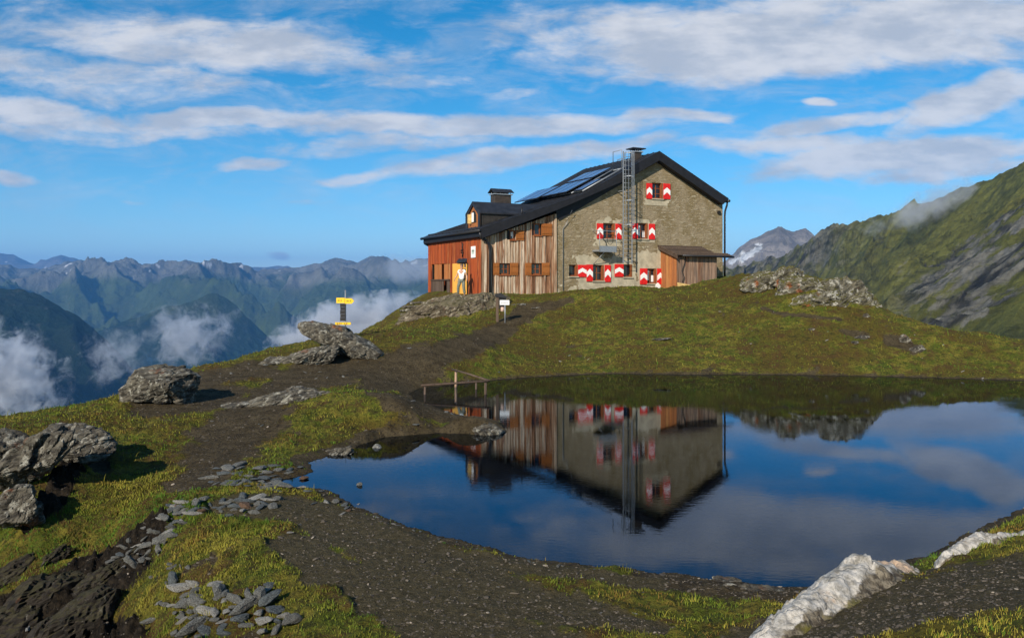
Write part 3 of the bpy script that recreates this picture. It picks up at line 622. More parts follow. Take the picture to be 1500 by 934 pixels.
# ------------------------------------------------------------------ the mountain hut (local axes: x along the gable, y to the back, z up from the lake)
HX, HY, HA = -1.69, 46.03, R(27); hc, hs_ = math.cos(HA), math.sin(HA)
def Gp(px, py, d=0.0):
    """pixel -> (x, z) on the gable plane pushed d metres to the front"""
    k = (px - 750) / F; u = (k * (HY - hc * d) - HX - hs_ * d) / (hc - k * hs_); Y = HY + hs_ * u - hc * d
    return u, EYE + (HOR - py) / F * Y
def Sp(px, py, d=0.0):
    """pixel -> (y, z) on the side wall pushed d metres out to the left"""
    k = (px - 750) / F; v = (HX - hc * d - k * HY + k * hs_ * d) / (hs_ + k * hc); Y = HY + hc * v - hs_ * d
    return v, EYE + (HOR - py) / F * Y
def Hw(u, v, z): return Vector((HX + hc * u - hs_ * v, HY + hs_ * u + hc * v, z))
hut = tag(empty('mountain_hut', (HX, HY, 0), HA), 'alpine hut of rubble stone and weathered boards with a black roof', 'mountain hut')
UL = Gp(813.5, 400)[0]; UR = Gp(1058.5, 400)[0]; UP = 12.04
WD = 8.0; OH = .45
# roof outline in the gable plane (front edge), from the left eave over the kink and the ridge to the right eave
rk = [Gp(704, 335, OH), Gp(853.6, 284.7, OH), Gp(965.5, 221.9, OH), Gp(1067, 291.5, OH)]
rb = [Gp(706, 349, OH), Gp(816, 307.5, OH), Gp(911, 266.3, OH), Gp(965.5, 235, OH), Gp(1059, 299.5, OH)]
def roof_z(u, pts=None):
    pts = pts or rk; return float(np.interp(u, [q[0] for q in pts], [q[1] for q in pts]))
wt = [Gp(706.6, 350), Gp(813.5, 313), Gp(819, 322), Gp(911, 268), Gp(964.5, 237), Gp(1058.5, 300)]
def wall_z(u): return float(np.interp(u, [0, wt[1][0], wt[3][0], wt[4][0], UR], [wt[0][1], wt[1][1], wt[3][1] + .04, wt[4][1] + .04, wt[5][1] + .04]))
print('HUT', UL, UR, [tuple(round(a, 2) for a in q) for q in rk])
BASE = 2.45
def hole(x0, y0, x1, y1, fn=Gp):
    a = fn(x0, y1); b = fn(x1, y0); return [min(a[0], b[0]), min(a[1], b[1]), max(a[0], b[0]), max(a[1], b[1])]
G_win = {  # window opening, shutters (px rectangles)
    'attic': ((955, 268.5, 970.5, 290.5), (946.2, 268.8, 954.4, 291), (971, 269.5, 981, 291.5)),
    'upper_a': ((883, 327.5, 900, 349.5), (873.7, 327.5, 882.6, 349.5), (900.8, 328, 909.4, 350)),
    'upper_b': ((933.8, 327.5, 948.5, 349.5), (924.8, 327.5, 933.4, 349.5), (949.8, 328, 958.4, 350.5)),
    'low_a': ((833.5, 387.8, 845.8, 404.5), None, (846, 388, 858.5, 405.5)),
    'low_b': ((868, 388, 884.3, 411), (858.6, 387.5, 867.6, 412), (885, 388, 893.8, 412.8)),
    'low_c': ((913, 387.5, 925.5, 405.5), (899.7, 386.8, 912.4, 405.3), None),
    'low_d': ((947.6, 393.5, 961.2, 415), (936.9, 393, 947.2, 416.3), (961.8, 393.3, 970.8, 416.3))}
W_win = {
    'door_side': ((731, 385.5, 745.8, 402), (721.8, 385, 730.6, 402.8), (746.4, 385, 758.4, 402.8)),
    'corner_side': ((778, 385.5, 792.2, 402), (768.7, 385, 777.6, 402.8), (793, 385, 804.3, 402.8)),
    'attic_small': ((747.3, 337.5, 754.6, 351), None, (755, 337.5, 767, 352)),
    'attic_large': ((782.4, 327.5, 792, 344.5), None, (792.4, 328, 808.2, 345))}
def wall_with_holes(mb, u0, u1, z0, ztop, holes, v0=0.0, th=.32, m=0, sh=None):
    xs = sorted({u0, u1, *[min(max(h[0], u0), u1) for h in holes], *[min(max(h[2], u0), u1) for h in holes], *[x for x in (UP,) if u0 < x < u1]})
    for a, b in zip(xs[:-1], xs[1:]):
        if b - a < 1e-4: continue
        hs2 = sorted([h for h in holes if h[0] < (a + b) / 2 < h[2]], key=lambda h: h[1]); z = z0
        for h in hs2: mb.add([(a, v0, z), (b, v0, z), (b, v0, h[1]), (a, v0, h[1])], [(0, 1, 2, 3)], m); z = h[3]
        mb.add([(a, v0, z), (b, v0, z), (b, v0, ztop(b)), (a, v0, ztop(a))], [(0, 1, 2, 3)], m)
    for h in holes:
        a, z0_, b, z1_ = h
        if b < u0 or a > u1: continue
        mb.add([(a, v0, z0_), (b, v0, z0_), (b, v0, z1_), (a, v0, z1_), (a, v0 + th, z0_), (b, v0 + th, z0_), (b, v0 + th, z1_), (a, v0 + th, z1_)], [(0, 1, 5, 4), (1, 2, 6, 5), (2, 3, 7, 6), (3, 0, 4, 7)], m)
# stone gable and the other stone walls
GH = {k: hole(*v[0]) for k, v in G_win.items()}; WH = {k: hole(*v[0]) for k, v in W_win.items()}
mb = MB(); wall_with_holes(mb, UL, UR, BASE, wall_z, list(GH.values()))
mb.add([(UR, 0, BASE), (UR, WD, BASE), (UR, WD, wall_z(UR)), (UR, 0, wall_z(UR))], [(0, 1, 2, 3)])
mb.add([(0, WD, BASE), (UR, WD, BASE), (UR, WD, wall_z(UR)), (UP, WD, wall_z(UP)), (UL, WD, wall_z(UL)), (0, WD, wall_z(0))], [tuple(range(6))])
stone = mb.build('stone_wall', M['stone'], hut)
# irregular patches of fresh render
def blob(pts, seed):
    out = []; r_ = random.Random(seed); k = len(pts)
    for i in range(k):
        a, b = pts[i], pts[(i + 1) % k]
        for j in range(5):
            t = j / 5; out.append((a[0] + (b[0] - a[0]) * t + r_.uniform(-.07, .07), a[1] + (b[1] - a[1]) * t + r_.uniform(-.07, .07)))
    return out
def poly_minus(mb, u0, z0, u1, z1, holes, v, m=0, cut=.09, seed=1):
    """ragged rectangle with openings left free, as small cells"""
    nu, nz = max(2, int((u1 - u0) / .055)), max(2, int((z1 - z0) / .055)); r_ = random.Random(seed)
    us = np.linspace(u0, u1, nu + 1); zs = np.linspace(z0, z1, nz + 1)
    for i in range(nu):
        for j in range(nz):
            cu, cz = (us[i] + us[i + 1]) / 2, (zs[j] + zs[j + 1]) / 2
            e_ = min(cu - u0, u1 - cu, z1 - cz) + .0
            if e_ < .42 and float(fbm(np.array([[cu * 1.7, cz * 1.7, seed * 3.3]]), 3)[0]) * .85 + .20 > e_: continue
            if any(h[0] - cut < cu < h[2] + cut and h[1] - cut < cz < h[3] + cut for h in holes): continue
            mb.add([(us[i], v, zs[j]), (us[i + 1], v, zs[j]), (us[i + 1], v, zs[j + 1]), (us[i], v, zs[j + 1])], [(0, 1, 2, 3)], m, .5)
holes = list(GH.values())
mb = MB()
for (x0, y0, x1, y1, sd_) in [(838, 374, 935, 424, 1), (928, 362, 985, 424, 2), (868, 318, 912, 360, 3), (920, 322, 962, 354, 4), (943, 287, 984, 300, 5)]:
    a = Gp(x0, y1); b = Gp(x1, y0); poly_minus(mb, a[0], a[1], b[0], b[1], holes, -.006 - .002 * sd_, 0, .015, sd_)
a = Gp(817, 427); b = Gp(1060, 417); poly_minus(mb, a[0], a[1], b[0], b[1], holes, -.020, 0, .015, 9)
mb.build('plaster_patch', M['plaster'], hut)
# boarded gable
mb = MB(); u = 0.0; rr = random.Random(4)
while u < UL - .02:
    wd = rr.uniform(.13, .24); b = min(u + wd, UL); v = -rr.uniform(.0, .045); t = rr.random() ; g = .019
    segs = [(BASE, None)]
    hs3 = [h for h in WH.values() if h[0] < b - .01 and h[2] > u + .01]
    z = BASE; hs3.sort(key=lambda h: h[1])
    for h in hs3 + [None]:
        if h is None: za, zb = wall_z(u) , wall_z(b)
        else: za = zb = h[1]
        mb.add([(u + g, v, z), (b - g, v, z), (b - g, v, zb), (u + g, v, za), (u + g, .05, z), (b - g, .05, z), (b - g, .05, zb), (u + g, .05, za)], [(0, 1, 2, 3), (1, 5, 6, 2), (0, 3, 7, 4), (3, 2, 6, 7), (0, 4, 5, 1)], 0, t)
        if h is not None: z = h[3]
    if rr.random() < .5 and not hs3:       # cover strip over the joint
        zt = wall_z(u); mb.add([(u - .03, v - .03, BASE), (u + .03, v - .03, BASE), (u + .03, v - .03, zt), (u - .03, v - .03, zt), (u - .03, .0, BASE), (u + .03, 0, BASE), (u + .03, 0, zt), (u - .03, 0, zt)], [(0, 1, 2, 3), (1, 5, 6, 2), (0, 3, 7, 4)], 0, rr.random())
    u = b
mb.box((UL - .10, -.09, BASE), (UL + .04, .02, wall_z(UL) - .02), 0, .3)
ww = mb.build('boarded_wall', M['grey_boards'], hut)
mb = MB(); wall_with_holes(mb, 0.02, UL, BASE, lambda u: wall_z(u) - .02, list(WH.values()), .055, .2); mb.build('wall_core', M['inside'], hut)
# red boards of the entrance side
VE = WD
ze = Sp(665, 356.5)[1]
doorh = hole(663, 385, 684, 435, Sp); loggia = hole(632.5, 385.5, 659.5, 434, Sp)
mb = MB(); v = 0.0
while v < VE - .02:
    wd = rr.uniform(.16, .30); b = min(v + wd, VE); x = -rr.uniform(0, .03); t = rr.random(); g = .010; z = BASE + .18
    for h in sorted([h for h in (doorh, loggia) if h[0] < b - .01 and h[2] > v + .01], key=lambda h: h[1]) + [None]:
        zb = ze + .35 if h is None else h[1]
        if zb > z + .02: mb.box((x, v + g, z), (.05, b - g, zb), 0, t)
        if h is not None: z = h[3]
    v = b
mb.build('red_boarded_wall', M['red_boards'], hut)
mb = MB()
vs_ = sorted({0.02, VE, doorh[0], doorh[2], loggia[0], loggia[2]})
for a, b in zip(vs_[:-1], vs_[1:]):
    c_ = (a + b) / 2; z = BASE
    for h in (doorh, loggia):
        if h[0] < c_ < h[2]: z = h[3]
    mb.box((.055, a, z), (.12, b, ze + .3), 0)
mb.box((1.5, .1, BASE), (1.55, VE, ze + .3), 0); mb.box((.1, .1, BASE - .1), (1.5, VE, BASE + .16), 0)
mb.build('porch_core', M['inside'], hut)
mb = MB(); mb.box((-.02, .05, 1.9), (.3, VE + .05, BASE + .2), 0); mb.build('stone_footing', M['plaster'], hut)
# loggia: parapet of grey boards, posts and slatted infill
lg = loggia; zr = Sp(645, 411)[1]
mb = MB(); v = lg[0] + .05
while v < lg[2] - .9 * 0 - .02:
    b = min(v + .19, lg[2]);
    if not (Sp(657, 420)[0] < v < Sp(651, 420)[0]): mb.box((-.05, v + .01, BASE + .15), (0.0, b - .01, zr), 0)
    v = b
mb.box((-.09, lg[0], zr), (.05, lg[2], zr + .09), 0, .1); mb.build('parapet', M['old_timber'], hut)
mb = MB()
for x0, x1 in ((636, 641.5), (642.5, 646), (650, 656.5), (657, 660)):
    a = Sp(x0, 400)[0]; b = Sp(x1, 400)[0]; mb.box((.02, min(a, b), zr + .09), (.07, max(a, b), lg[3]), 0)
mb.build('slatted_screen', M['shed_side'], hut)
mb = MB(); mb.box((.6, lg[0], BASE), (.64, lg[2], lg[3] + .2), 0); mb.build('porch_back_wall', M['red_boards'], hut)
# open yellow door with panes, dark opening beside it
dz0 = BASE + .18
d = MB(); va, vb = Sp(684, 410)[0], Sp(664, 410)[0]
vm = va + (vb - va) * .42
d.box((-.06, vm, dz0), (.0, vb, doorh[3]), 0, .3)
door = d.build('door', M['door_wood'], hut, .01)
h2 = MB(); h2.tube([(-.13, vm + .12, dz0 + 1.0), (-.13, vm + .3, dz0 + 1.0)], .018, 6); h2.build('handle', M['steel'], door)
d = MB()
d.box((-.03, va + .05, dz0), (.02, vm - .02, dz0 + 1.05), 0, .5)
for z in (1.05, 1.4, 1.75): d.box((-.03, va + .05, dz0 + z - .04), (.02, vm - .02, dz0 + z + .04), 0, .5)
for k in (0, .5, 1): vv = va + .05 + (vm - va - .1) * k; d.box((-.03, vv - .04, dz0 + 1), (.021, vv + .04, doorh[3] - .02), 0, .5)
inner = d.build('glazed_door_leaf', M['door_wood'], hut)
d = MB(); d.box((.0, va + .06, dz0 + 1.05), (.01, vm - .04, doorh[3] - .02)); d.build('pane', M['glass'], inner)
d = MB(); d.prism([(-.16, Sp(678, 384)[1] + .02), (0, Sp(678, 379)[1] + .04), (0, Sp(678, 384.6)[1]), (-.16, Sp(678, 384.6)[1])], Sp(685, 380)[0], Sp(672, 380)[0]); d.build('door_recess_wedge', M['roof'], hut)  # added black wedge, stands in for the dark recess above the door
a = Sp(696.5, 377, .05); b = Sp(690.3, 361, .05)
d = MB(); d.box((-.07, a[0], a[1]), (-.04, b[0], b[1])); nb = d.build('notice_board', M['white_paint'], hut)
d = MB(); d.box((-.074, a[0] + .12, a[1] + .2), (-.0705, b[0] - .12, a[1] + .45)); d.box((-.074, a[0] + .12, b[1] - .3), (-.0705, b[0] - .12, b[1] - .2)); d.build('picture', simple('faded_print', (.42, .48, .42), .8), nb)
# emblem: wrought iron shape above the door
d = MB(); cv, cz = Sp(677.5, 366.5, .05)
d.tube([(-.06, cv + .10, cz + .42), (-.06, cv - .05, cz + .36), (-.06, cv + .02, cz + .16), (-.06, cv - .08, cz + .02), (-.06, cv + .22, cz + .0)], .035, 6)
d.tube([(-.06, cv + .20, cz - .12), (-.06, cv - .1, cz - .10), (-.06, cv + .02, cz - .38)], .035, 6); d.build('iron_emblem', M['black'], hut)

# windows
def window(kind, rect, sl, sr, sty, mullions=(1, 1), light=False):
    h = hole(*rect); a, z0, b, z1 = h; dep = .16 if sty == 'stone' else .07
    fm = M['frame_wood']; mb = MB(); fw = .07
    mb.box((a, dep, z0), (a + fw, dep + .06, z1)); mb.box((b - fw, dep, z0), (b, dep + .06, z1)); mb.box((a + fw, dep, z1 - fw), (b - fw, dep + .06, z1)); mb.box((a + fw, dep, z0), (b - fw, dep + .06, z0 + fw))
    for i in range(mullions[0]): x = a + (b - a) * (i + 1) / (mullions[0] + 1); mb.box((x - .022, dep + .004, z0 + fw), (x + .022, dep + .05, z1 - fw))
    for i in range(mullions[1]): z = z0 + (z1 - z0) * (i + 1) / (mullions[1] + 1); mb.box((a + fw, dep + .008, z - .018), (b - fw, dep + .046, z + .018))
    if sty == 'stone' : mb.box((b - .10, -.012, z0), (b - .002, dep, z1))      # brown reveal lining catching the light
    wo = mb.build('window', fm, hut)
    g_ = MB(); g_.box((a + .03, dep + .03, z0 + .03), (b - .03, dep + .04, z1 - .03)); g_.build('pane', M['glass'], wo)
    s_ = MB(); s_.box((a - .05, -.09, z0 - .07), (b + .05, dep, z0 - .003)); s_.build('sill', M['plaster'] if sty == 'stone' else M['frame_wood'], wo)
    if light: c_ = MB(); c_.box((a + .08, dep + .018, z0 + .2), (a + .08 + (b - a) * .3, dep + .026, z1 - .1)); c_.box((b - .08 - (b - a) * .25, dep + .018, z0 + .1), (b - .08, dep + .026, z0 + .5)); c_.build('curtain', M['white_paint'], wo)
    for rc in (sl, sr):
        if rc is None: continue
        q = hole(*rc); v0 = -.075
        k = MB()
        if sty == 'stone':
            k.box((q[0], v0, q[1]), (q[2], v0 + .04, q[3]), 0)
            wq, hq = q[2] - q[0], q[3] - q[1]; m_ = (q[0] + q[2]) / 2; mid = q[1] + hq * .50; e_ = .004; th = hq * .30
            for sgn in (-1, 1):
                xe = m_ + sgn * (wq / 2 - e_)
                pl = [(m_, mid + .25 * hq), (xe, mid + .06 * hq), (xe, mid - .26 * hq), (m_, mid - .06 * hq)]
                k.prism(pl, v0 - .006, v0 + .002, 1)
            sh = k.build('shutter', [M['red_paint'], M['white_paint']], wo)
        else:
            k.box((q[0], v0, q[1]), (q[2], v0 + .03, q[3]), 0)
            k.box((q[0] + .02, v0 - .025, q[1] + .10), (q[2] - .02, v0 - .002, q[1] + .20), 0); k.box((q[0] + .02, v0 - .025, q[3] - .20), (q[2] - .02, v0 - .002, q[3] - .10), 0)
            sh = k.build('shutter', M['shutter_wood'], wo)
    return wo
window('attic', *G_win['attic'], 'stone', (1, 2)); window('upper_a', *G_win['upper_a'], 'stone', (1, 2)); window('upper_b', *G_win['upper_b'], 'stone', (1, 1), True)
window('low_a', *G_win['low_a'], 'stone', (0, 0)); window('low_b', *G_win['low_b'], 'stone', (1, 1)); window('low_c', *G_win['low_c'], 'stone', (0, 0)); window('low_d', *G_win['low_d'], 'stone', (1, 0), True)
window('w1', *W_win['door_side'], 'wood', (1, 1)); window('w2', *W_win['corner_side'], 'wood', (1, 1)); window('w3', *W_win['attic_small'], 'wood', (0, 0), True); window('w4', *W_win['attic_large'], 'wood', (0, 0))

# roof: one sheet folded at kink and ridge, with deep black barge boards
mb = MB(); VB = WD + .25; TH = .16
for (a, b) in zip(rk[:-1], rk[1:]):
    mb.add([(a[0], -OH, a[1]), (b[0], -OH, b[1]), (b[0], VB, b[1]), (a[0], VB, a[1]), (a[0], -OH, a[1] - TH), (b[0], -OH, b[1] - TH), (b[0], VB, b[1] - TH), (a[0], VB, a[1] - TH)], [(0, 1, 2, 3), (7, 6, 5, 4), (0, 4, 5, 1), (3, 2, 6, 7)], 0, .5)
# standing seams
for (a, b) in zip(rk[:-1], rk[1:]):
    v = .1
    while v < VB:
        dx, dz_ = b[0] - a[0], b[1] - a[1]; l = math.hypot(dx, dz_); nx, nz = -dz_ / l, dx / l
        mb.add([(a[0], v, a[1]), (b[0], v, b[1]), (b[0] + nx * .035, v, b[1] + nz * .035), (a[0] + nx * .035, v, a[1] + nz * .035), (a[0], v + .03, a[1]), (b[0], v + .03, b[1]), (b[0] + nx * .035, v + .03, b[1] + nz * .035), (a[0] + nx * .035, v + .03, a[1] + nz * .035)], [(0, 1, 2, 3), (4, 7, 6, 5), (3, 2, 6, 7)], 0, .5); v += .55
roof = mb.build('roof', M['roof'], hut)
mb = MB()
ft = [rk[0], rk[1], rk[2], rk[3]]; fb_ = rb
poly = [(q[0], q[1] + .02) for q in rk] + [(q[0], q[1]) for q in rb[::-1]]
# split into left and right bands (each a clean polygon)
left = [(rk[0][0], rk[0][1] + .03), (rk[1][0], rk[1][1] + .03), (rk[2][0], rk[2][1] + .03), rb[3], rb[2], rb[1], rb[0]]
right = [(rk[2][0], rk[2][1] + .03), (rk[3][0], rk[3][1] + .03), rb[4], rb[3]]
mb.prism(left, -OH - .04, -OH - .002); mb.prism(right, -OH - .04, -OH - .002)
mb.build('barge_board', M['fascia'], roof)
# soffit boards closing roof to wall
mb = MB()
sof = [(rb[0][0], rb[0][1] + .05), (rb[1][0], rb[1][1] + .1), (rb[2][0], rb[2][1] + .02), (rb[3][0], rb[3][1] + .02), (rb[4][0], rb[4][1] + .02)]
for a, b in zip(sof[:-1], sof[1:]): mb.add([(a[0], -OH, a[1]), (b[0], -OH, b[1]), (b[0], .25, b[1]), (a[0], .25, a[1])], [(0, 1, 2, 3)])
a = wt[2]; mb.prism([(UL + .02, roof_z(UL) - .3), Gp(911, 262, .03), Gp(911, 269, .03), Gp(870, 293, .03), Gp(819, 323, .03), Gp(814.5, 317, .03)], -.06, -.03)
mb.build('soffit', M['fascia'], roof)
# eave boards and gutters
ue, zeave = rk[0]
mb = MB(); mb.box((ue + .02, -OH, zeave - .42), (ue + .08, VB, zeave - .02)); mb.add([(ue + .05, -OH, zeave - .42), (ue + .05, VB, zeave - .42), (.06, VB, zeave - .5), (.06, -OH, zeave - .5)], [(0, 1, 2, 3)])
mb.prism([(ue + .05, zeave - .45), (.1, zeave - .6), (.1, zeave + .02)], VB - .05, VB)
mb.build('eave_board', M['fascia'], roof)
mb = MB(); mb.tube([(ue - .07, -OH - .05, zeave - .10), (ue - .07, VB + .15, zeave - .10)], .085, 10); gt = mb.build('gutter', M['gutter'], roof)
mb = MB()
mb.box((ue + .25, .2, roof_z(ue + .25) - .01), (ue + .28, VB - .2, roof_z(ue + .25) + .09))
mb.build('snow_guard', M['gutter'], roof)
ur, zur = rk[3]
mb = MB(); mb.tube([(ur + .05, -OH - .05, zur - .12), (ur + .05, VB, zur - .12)], .085, 10); mb.build('gutter', M['gutter'], roof)
mb = MB(); mb.tube([(ur + .05, -.3, zur - .15), (ur + .03, -.28, zur - .38), (UR + .10, -.12, zur - .75), (UR + .09, -.10, zur - 1.0), (UR + .09, -.10, 3.2)], .06, 8); mb.build('downpipe', M['gutter'], hut)
p0 = Gp(703, 352, .3); mb = MB(); mb.tube([(ue - .02, -.42, zeave - .2), (ue + .05, -.35, zeave - .45), (.18, -.25, zeave - .62), (.40, -.17, zeave - .85), (.46, -.15, zeave - 1.2), (.46, -.15, 2.9)], .075, 8); mb.build('downpipe', M['gutter'], hut)
mb = MB(); x_, z_ = Gp(824.5, 330, .03); mb.tube([(x_ + .45, -.32, roof_z(x_ + .4) - .7), (x_ + .2, -.1, z_ + .12), (x_, -.06, z_ - .2), (x_, -.06, 3.1)], .022, 6); mb.build('lightning_wire', M['steel'], hut)
# dormer
u1, v1, v2 = .557, 1.2, 2.92; zE, zR = 7.58, 8.20; um = .5
def u_at(z):                                            # where the lower roof plane reaches height z
    a, b = rk[0], rk[1]; return a[0] + (z - a[1]) / (b[1] - a[1]) * (b[0] - a[0])
vc = (v1 + v2) / 2; dm = empty('dormer'); dm.parent = hut
uE, uR = u_at(zE), u_at(zR); zb = roof_z(u1)
mb = MB()
mb.add([(u1, v1, zb - .1), (u1, v1, zE), (uE + .1, v1, zE)], [(0, 1, 2)]); mb.add([(u1, v2, zb - .1), (u1, v2, zE), (uE + .1, v2, zE)], [(0, 1, 2)])
for i in range(7):
    x = u1 + .1 + i * .45; mb.box((x, v1 - .012, roof_z(x)), (x + .03, v1 - .001, max(zE - .02, roof_z(x) + .01)))
dwall = mb.build('dormer_wall', M['dormer_metal'], hut)
dm_parts = [dwall]
mb = MB(); f0 = u1 - .18
for s, ve in ((1, v1 - .12), (-1, v2 + .12)):
    mb.add([(f0, vc, zR), (uR + .15, vc, zR), (uE + .25, ve, zE - .05), (f0, ve, zE - .05), (f0, vc, zR - .09), (uR + .15, vc, zR - .09), (uE + .25, ve, zE - .14), (f0, ve, zE - .14)], [(0, 1, 2, 3), (4, 7, 6, 5), (0, 3, 7, 4), (3, 2, 6, 7)])
mb.box((f0 + .01, v1 - .12, zb - .02), (f0 + .06, v1 + .10, zE - .1)); mb.box((f0 + .01, v2 - .10, zb - .02), (f0 + .06, v2 + .12, zE - .1))
for s in (-1, 1): mb.prism([(vc, zR - .05), (vc + s * (v2 - vc + .1), zE - .1), (vc + s * (v2 - vc - .12), zE - .16), (vc, zR - .22)], f0 + .012, f0 + .058, 0, None, 'x')
droof = mb.build('dormer_roof', M['roof'], hut)
mb = MB(); mb.prism([(v1 + .02, zb - .1), (v2 - .02, zb - .1), (v2 - .02, zE - .05), (vc, zR - .1), (v1 + .02, zE - .05)], u1 - .06, u1 - .01, 0, .4, 'x'); dfr = mb.build('dormer_front', M['shed_side'], hut)
mb = MB(); k = [(vc - .32, zb + .25), (vc + .32, zb + .25), (vc + .32, zE - .2), (vc + .2, zE + .0), (vc, zE + .1), (vc - .2, zE), (vc - .32, zE - .2)]; mb.prism(k, u1 - .085, u1 - .062, 0, None, 'x'); dwn = mb.build('dormer_window', M['black'], hut)
mb = MB(); mb.box((u1 - .10, vc - .02, zb + .30), (u1 - .088, vc + .26, zE - .02)); mb.build('curtain', M['white_paint'], dwn)
mb = MB(); mb.box((u1 - .32, vc + .30, zb + .22), (u1 - .09, vc + .34, zE - .1)); mb.build('shutter', M['pale_plank'], dwn)
bpy.data.objects.remove(dm)
# vent stub at the roof edge
x_, z_ = Gp(764.5, 305, .2); mb = MB(); mb.tube([(x_, -.2, roof_z(x_) - .05), (x_, -.2, roof_z(x_) + .38)], .05, 8); mb.build('vent_pipe', M['gutter'], roof)
# chimneys
def chimney(u, v, hw, hd, ztop, zcap, capw, capd, steep, body, name='chimney'):
    mb = MB(); mb.box((u - hw, v - hd, roof_z(u) - .5), (u + hw, v + hd, ztop)); ch = mb.build(name, body, roof)
    mb = MB(); mb.box((u - hw - .08, v - hd - .08, ztop), (u + hw + .08, v + hd + .08, ztop + .06)); mb.build('chimney_collar', M['steel'], roof)
    for sx in (-1, -.33, .33, 1):
        for sy in (-1, 1): mb = MB(); mb.tube([(u + sx * hw * .92, v + sy * hd * .9, ztop), (u + sx * hw * .92, v + sy * hd * .9, zcap + .02)], .02, 6); mb.build('cap_post', M['steel'], roof)
    mb = MB()
    if steep: 
        for s in (-1, 1): mb.add([(u - capw, v, zcap + steep), (u + capw, v, zcap + steep), (u + capw, v + s * capd, zcap), (u - capw, v + s * capd, zcap), (u - capw, v, zcap + steep - .05), (u + capw, v, zcap + steep - .05), (u + capw, v + s * capd, zcap - .04), (u - capw, v + s * capd, zcap - .04)], [(0, 1, 2, 3), (4, 7, 6, 5), (0, 3, 7, 4), (1, 5, 6, 2), (3, 2, 6, 7)])
    else: mb.box((u - capw, v - capd, zcap), (u + capw, v + capd, zcap + .06))
    mb.build('chimney_cap', M['roof'], roof)
chimney(3.42, 4.5, .56, .30, 8.94, 9.10, .70, .42, .24, M['chimney'])
u_, z_ = Gp(931.5, 228, -1.0); chimney(u_, 1.0, .22, .3, Gp(930, 224, -1)[1], Gp(930, 219, -1)[1], .48, .40, 0, M['chimney'])
# solar panels, raised on rails over the upper roof
def on_roof(u, v, h):
    z = roof_z(u); z2 = roof_z(u + .05); l = math.hypot(.05, z2 - z); return Vector((u - (z2 - z) / l * h, v, z + .05 / l * h))
def panel(ua, ub, va, vb, h=.22, h2=None):
    h2 = h if h2 is None else h2
    A, B = on_roof(ua, va, h), on_roof(ub, va, h2); nrm = Vector((-(B.z - A.z), 0, B.x - A.x)).normalized()
    L = [A, B, Vector((B.x, vb, B.z)), Vector((A.x, vb, A.z))]
    mb = MB(); t = .05; P = L + [q - nrm * t for q in L]; mb.add(P, [(0, 1, 2, 3), (7, 6, 5, 4), (0, 4, 5, 1), (1, 5, 6, 2), (2, 6, 7, 3), (3, 7, 4, 0)])
    o = mb.build('solar_panel', M['gutter'], roof)
    g_ = MB(); e_ = .04; d_ = (B - A).normalized(); k = [A + d_ * e_, B - d_ * e_]; g_.add([k[0] + Vector((0, e_, 0)) + nrm * .004, k[1] + Vector((0, e_, 0)) + nrm * .004, Vector((k[1].x, vb - e_, k[1].z)) + nrm * .004, Vector((k[0].x, vb - e_, k[0].z)) + nrm * .004], [(0, 1, 2, 3)])
    g_.build('solar_glass', M['solar'], roof)
uk = rk[1][0]
L0 = uk + .95
for i in range(3):
    for (ua, ub, v0) in ((L0 - .9, L0 + .9, 1.25), (L0 + .95, L0 + 2.35, 1.25)): panel(ua, ub, v0 + i * 1.05, v0 + i * 1.05 + 1.0, .34, .30)
for i in range(3): panel(L0 - 1.2, L0 + .6, 4.45 + i * 1.05, 5.45 + i * 1.05, .34, .34)
panel(L0 - .6, L0 + .75, .05, 1.05, .2, .2)
mb = MB()
for v in (-.1, 1.15): a, b = on_roof(L0 - .7, v, .12), on_roof(L0 + 2.3, v, .14); mb.tube([a, b], .045, 6)
for u_ in (L0 - .5, L0 + .9, L0 + 2.3): a, b = on_roof(u_, .0, .08), on_roof(u_, 4.4, .08); mb.tube([a, b], .04, 6)
mb.build('mounting_rail', M['steel'], roof)
# fire ladder with safety cage
ld_ = MB(); D = .62; uL, uRr = Gp(913, 300, D)[0], Gp(925.6, 300, D)[0]; zt, zbm = Gp(918, 222, D)[1], Gp(918, 386, D)[1]
lad = MB(); lad.box((uL - .025, -D - .03, zbm), (uL + .025, -D + .03, zt)); lad.box((uRr - .025, -D - .03, zbm), (uRr + .025, -D + .03, zt))
for z in np.arange(zbm + .5, zbm + 7.5, 1.9): lad.box((uL - .02, -D, z), (uL + .02, 0, z + .04)); lad.box((uRr - .02, -D, z), (uRr + .02, 0, z + .04))
ladder = lad.build('ladder', M['steel'], hut)
lad = MB(); z = zbm + .1
while z < zt - .1: lad.tube([(uL, -D, z), (uRr, -D, z)], .016, 6); z += .26
lad.build('rung', M['steel'], ladder)
lad = MB(); um_ = (uL + uRr) / 2; cr_ = .28; cz0 = Gp(918, 330, D)[1]
for py in (329.5, 294.2, 259, 225):
    z = Gp(918, py, D)[1]; pts = [(uL, -D, z)] + [(um_ + math.cos(t) * cr_ * -1, -D - .20 - math.sin(t) * .28, z) for t in np.linspace(0, math.pi, 9)] + [(uRr, -D, z)]
    for a, b in zip(pts[:-1], pts[1:]): lad.add([(a[0], a[1], z - .025), (b[0], b[1], z - .025), (b[0], b[1], z + .025), (a[0], a[1], z + .025)], [(0, 1, 2, 3)])
for t in (.0, math.pi * .25, math.pi * .5, math.pi * .75, math.pi): x, y = um_ - math.cos(t) * cr_, -D - .20 - math.sin(t) * .28; lad.box((x - .013, y - .006, cz0 - .03), (x + .013, y + .006, zt - .05))
lad.build('safety_cage', M['steel'], ladder)
lad = MB(); zh = Gp(912, 221, D)[1]
for x in (uL - .12, uRr + .1): lad.tube([(x, -D, zh - 1.0), (x, -D, zh + .05), (x, -D + .9, zh + .05), (x, -D + .9, zh - .7)], .022, 6)
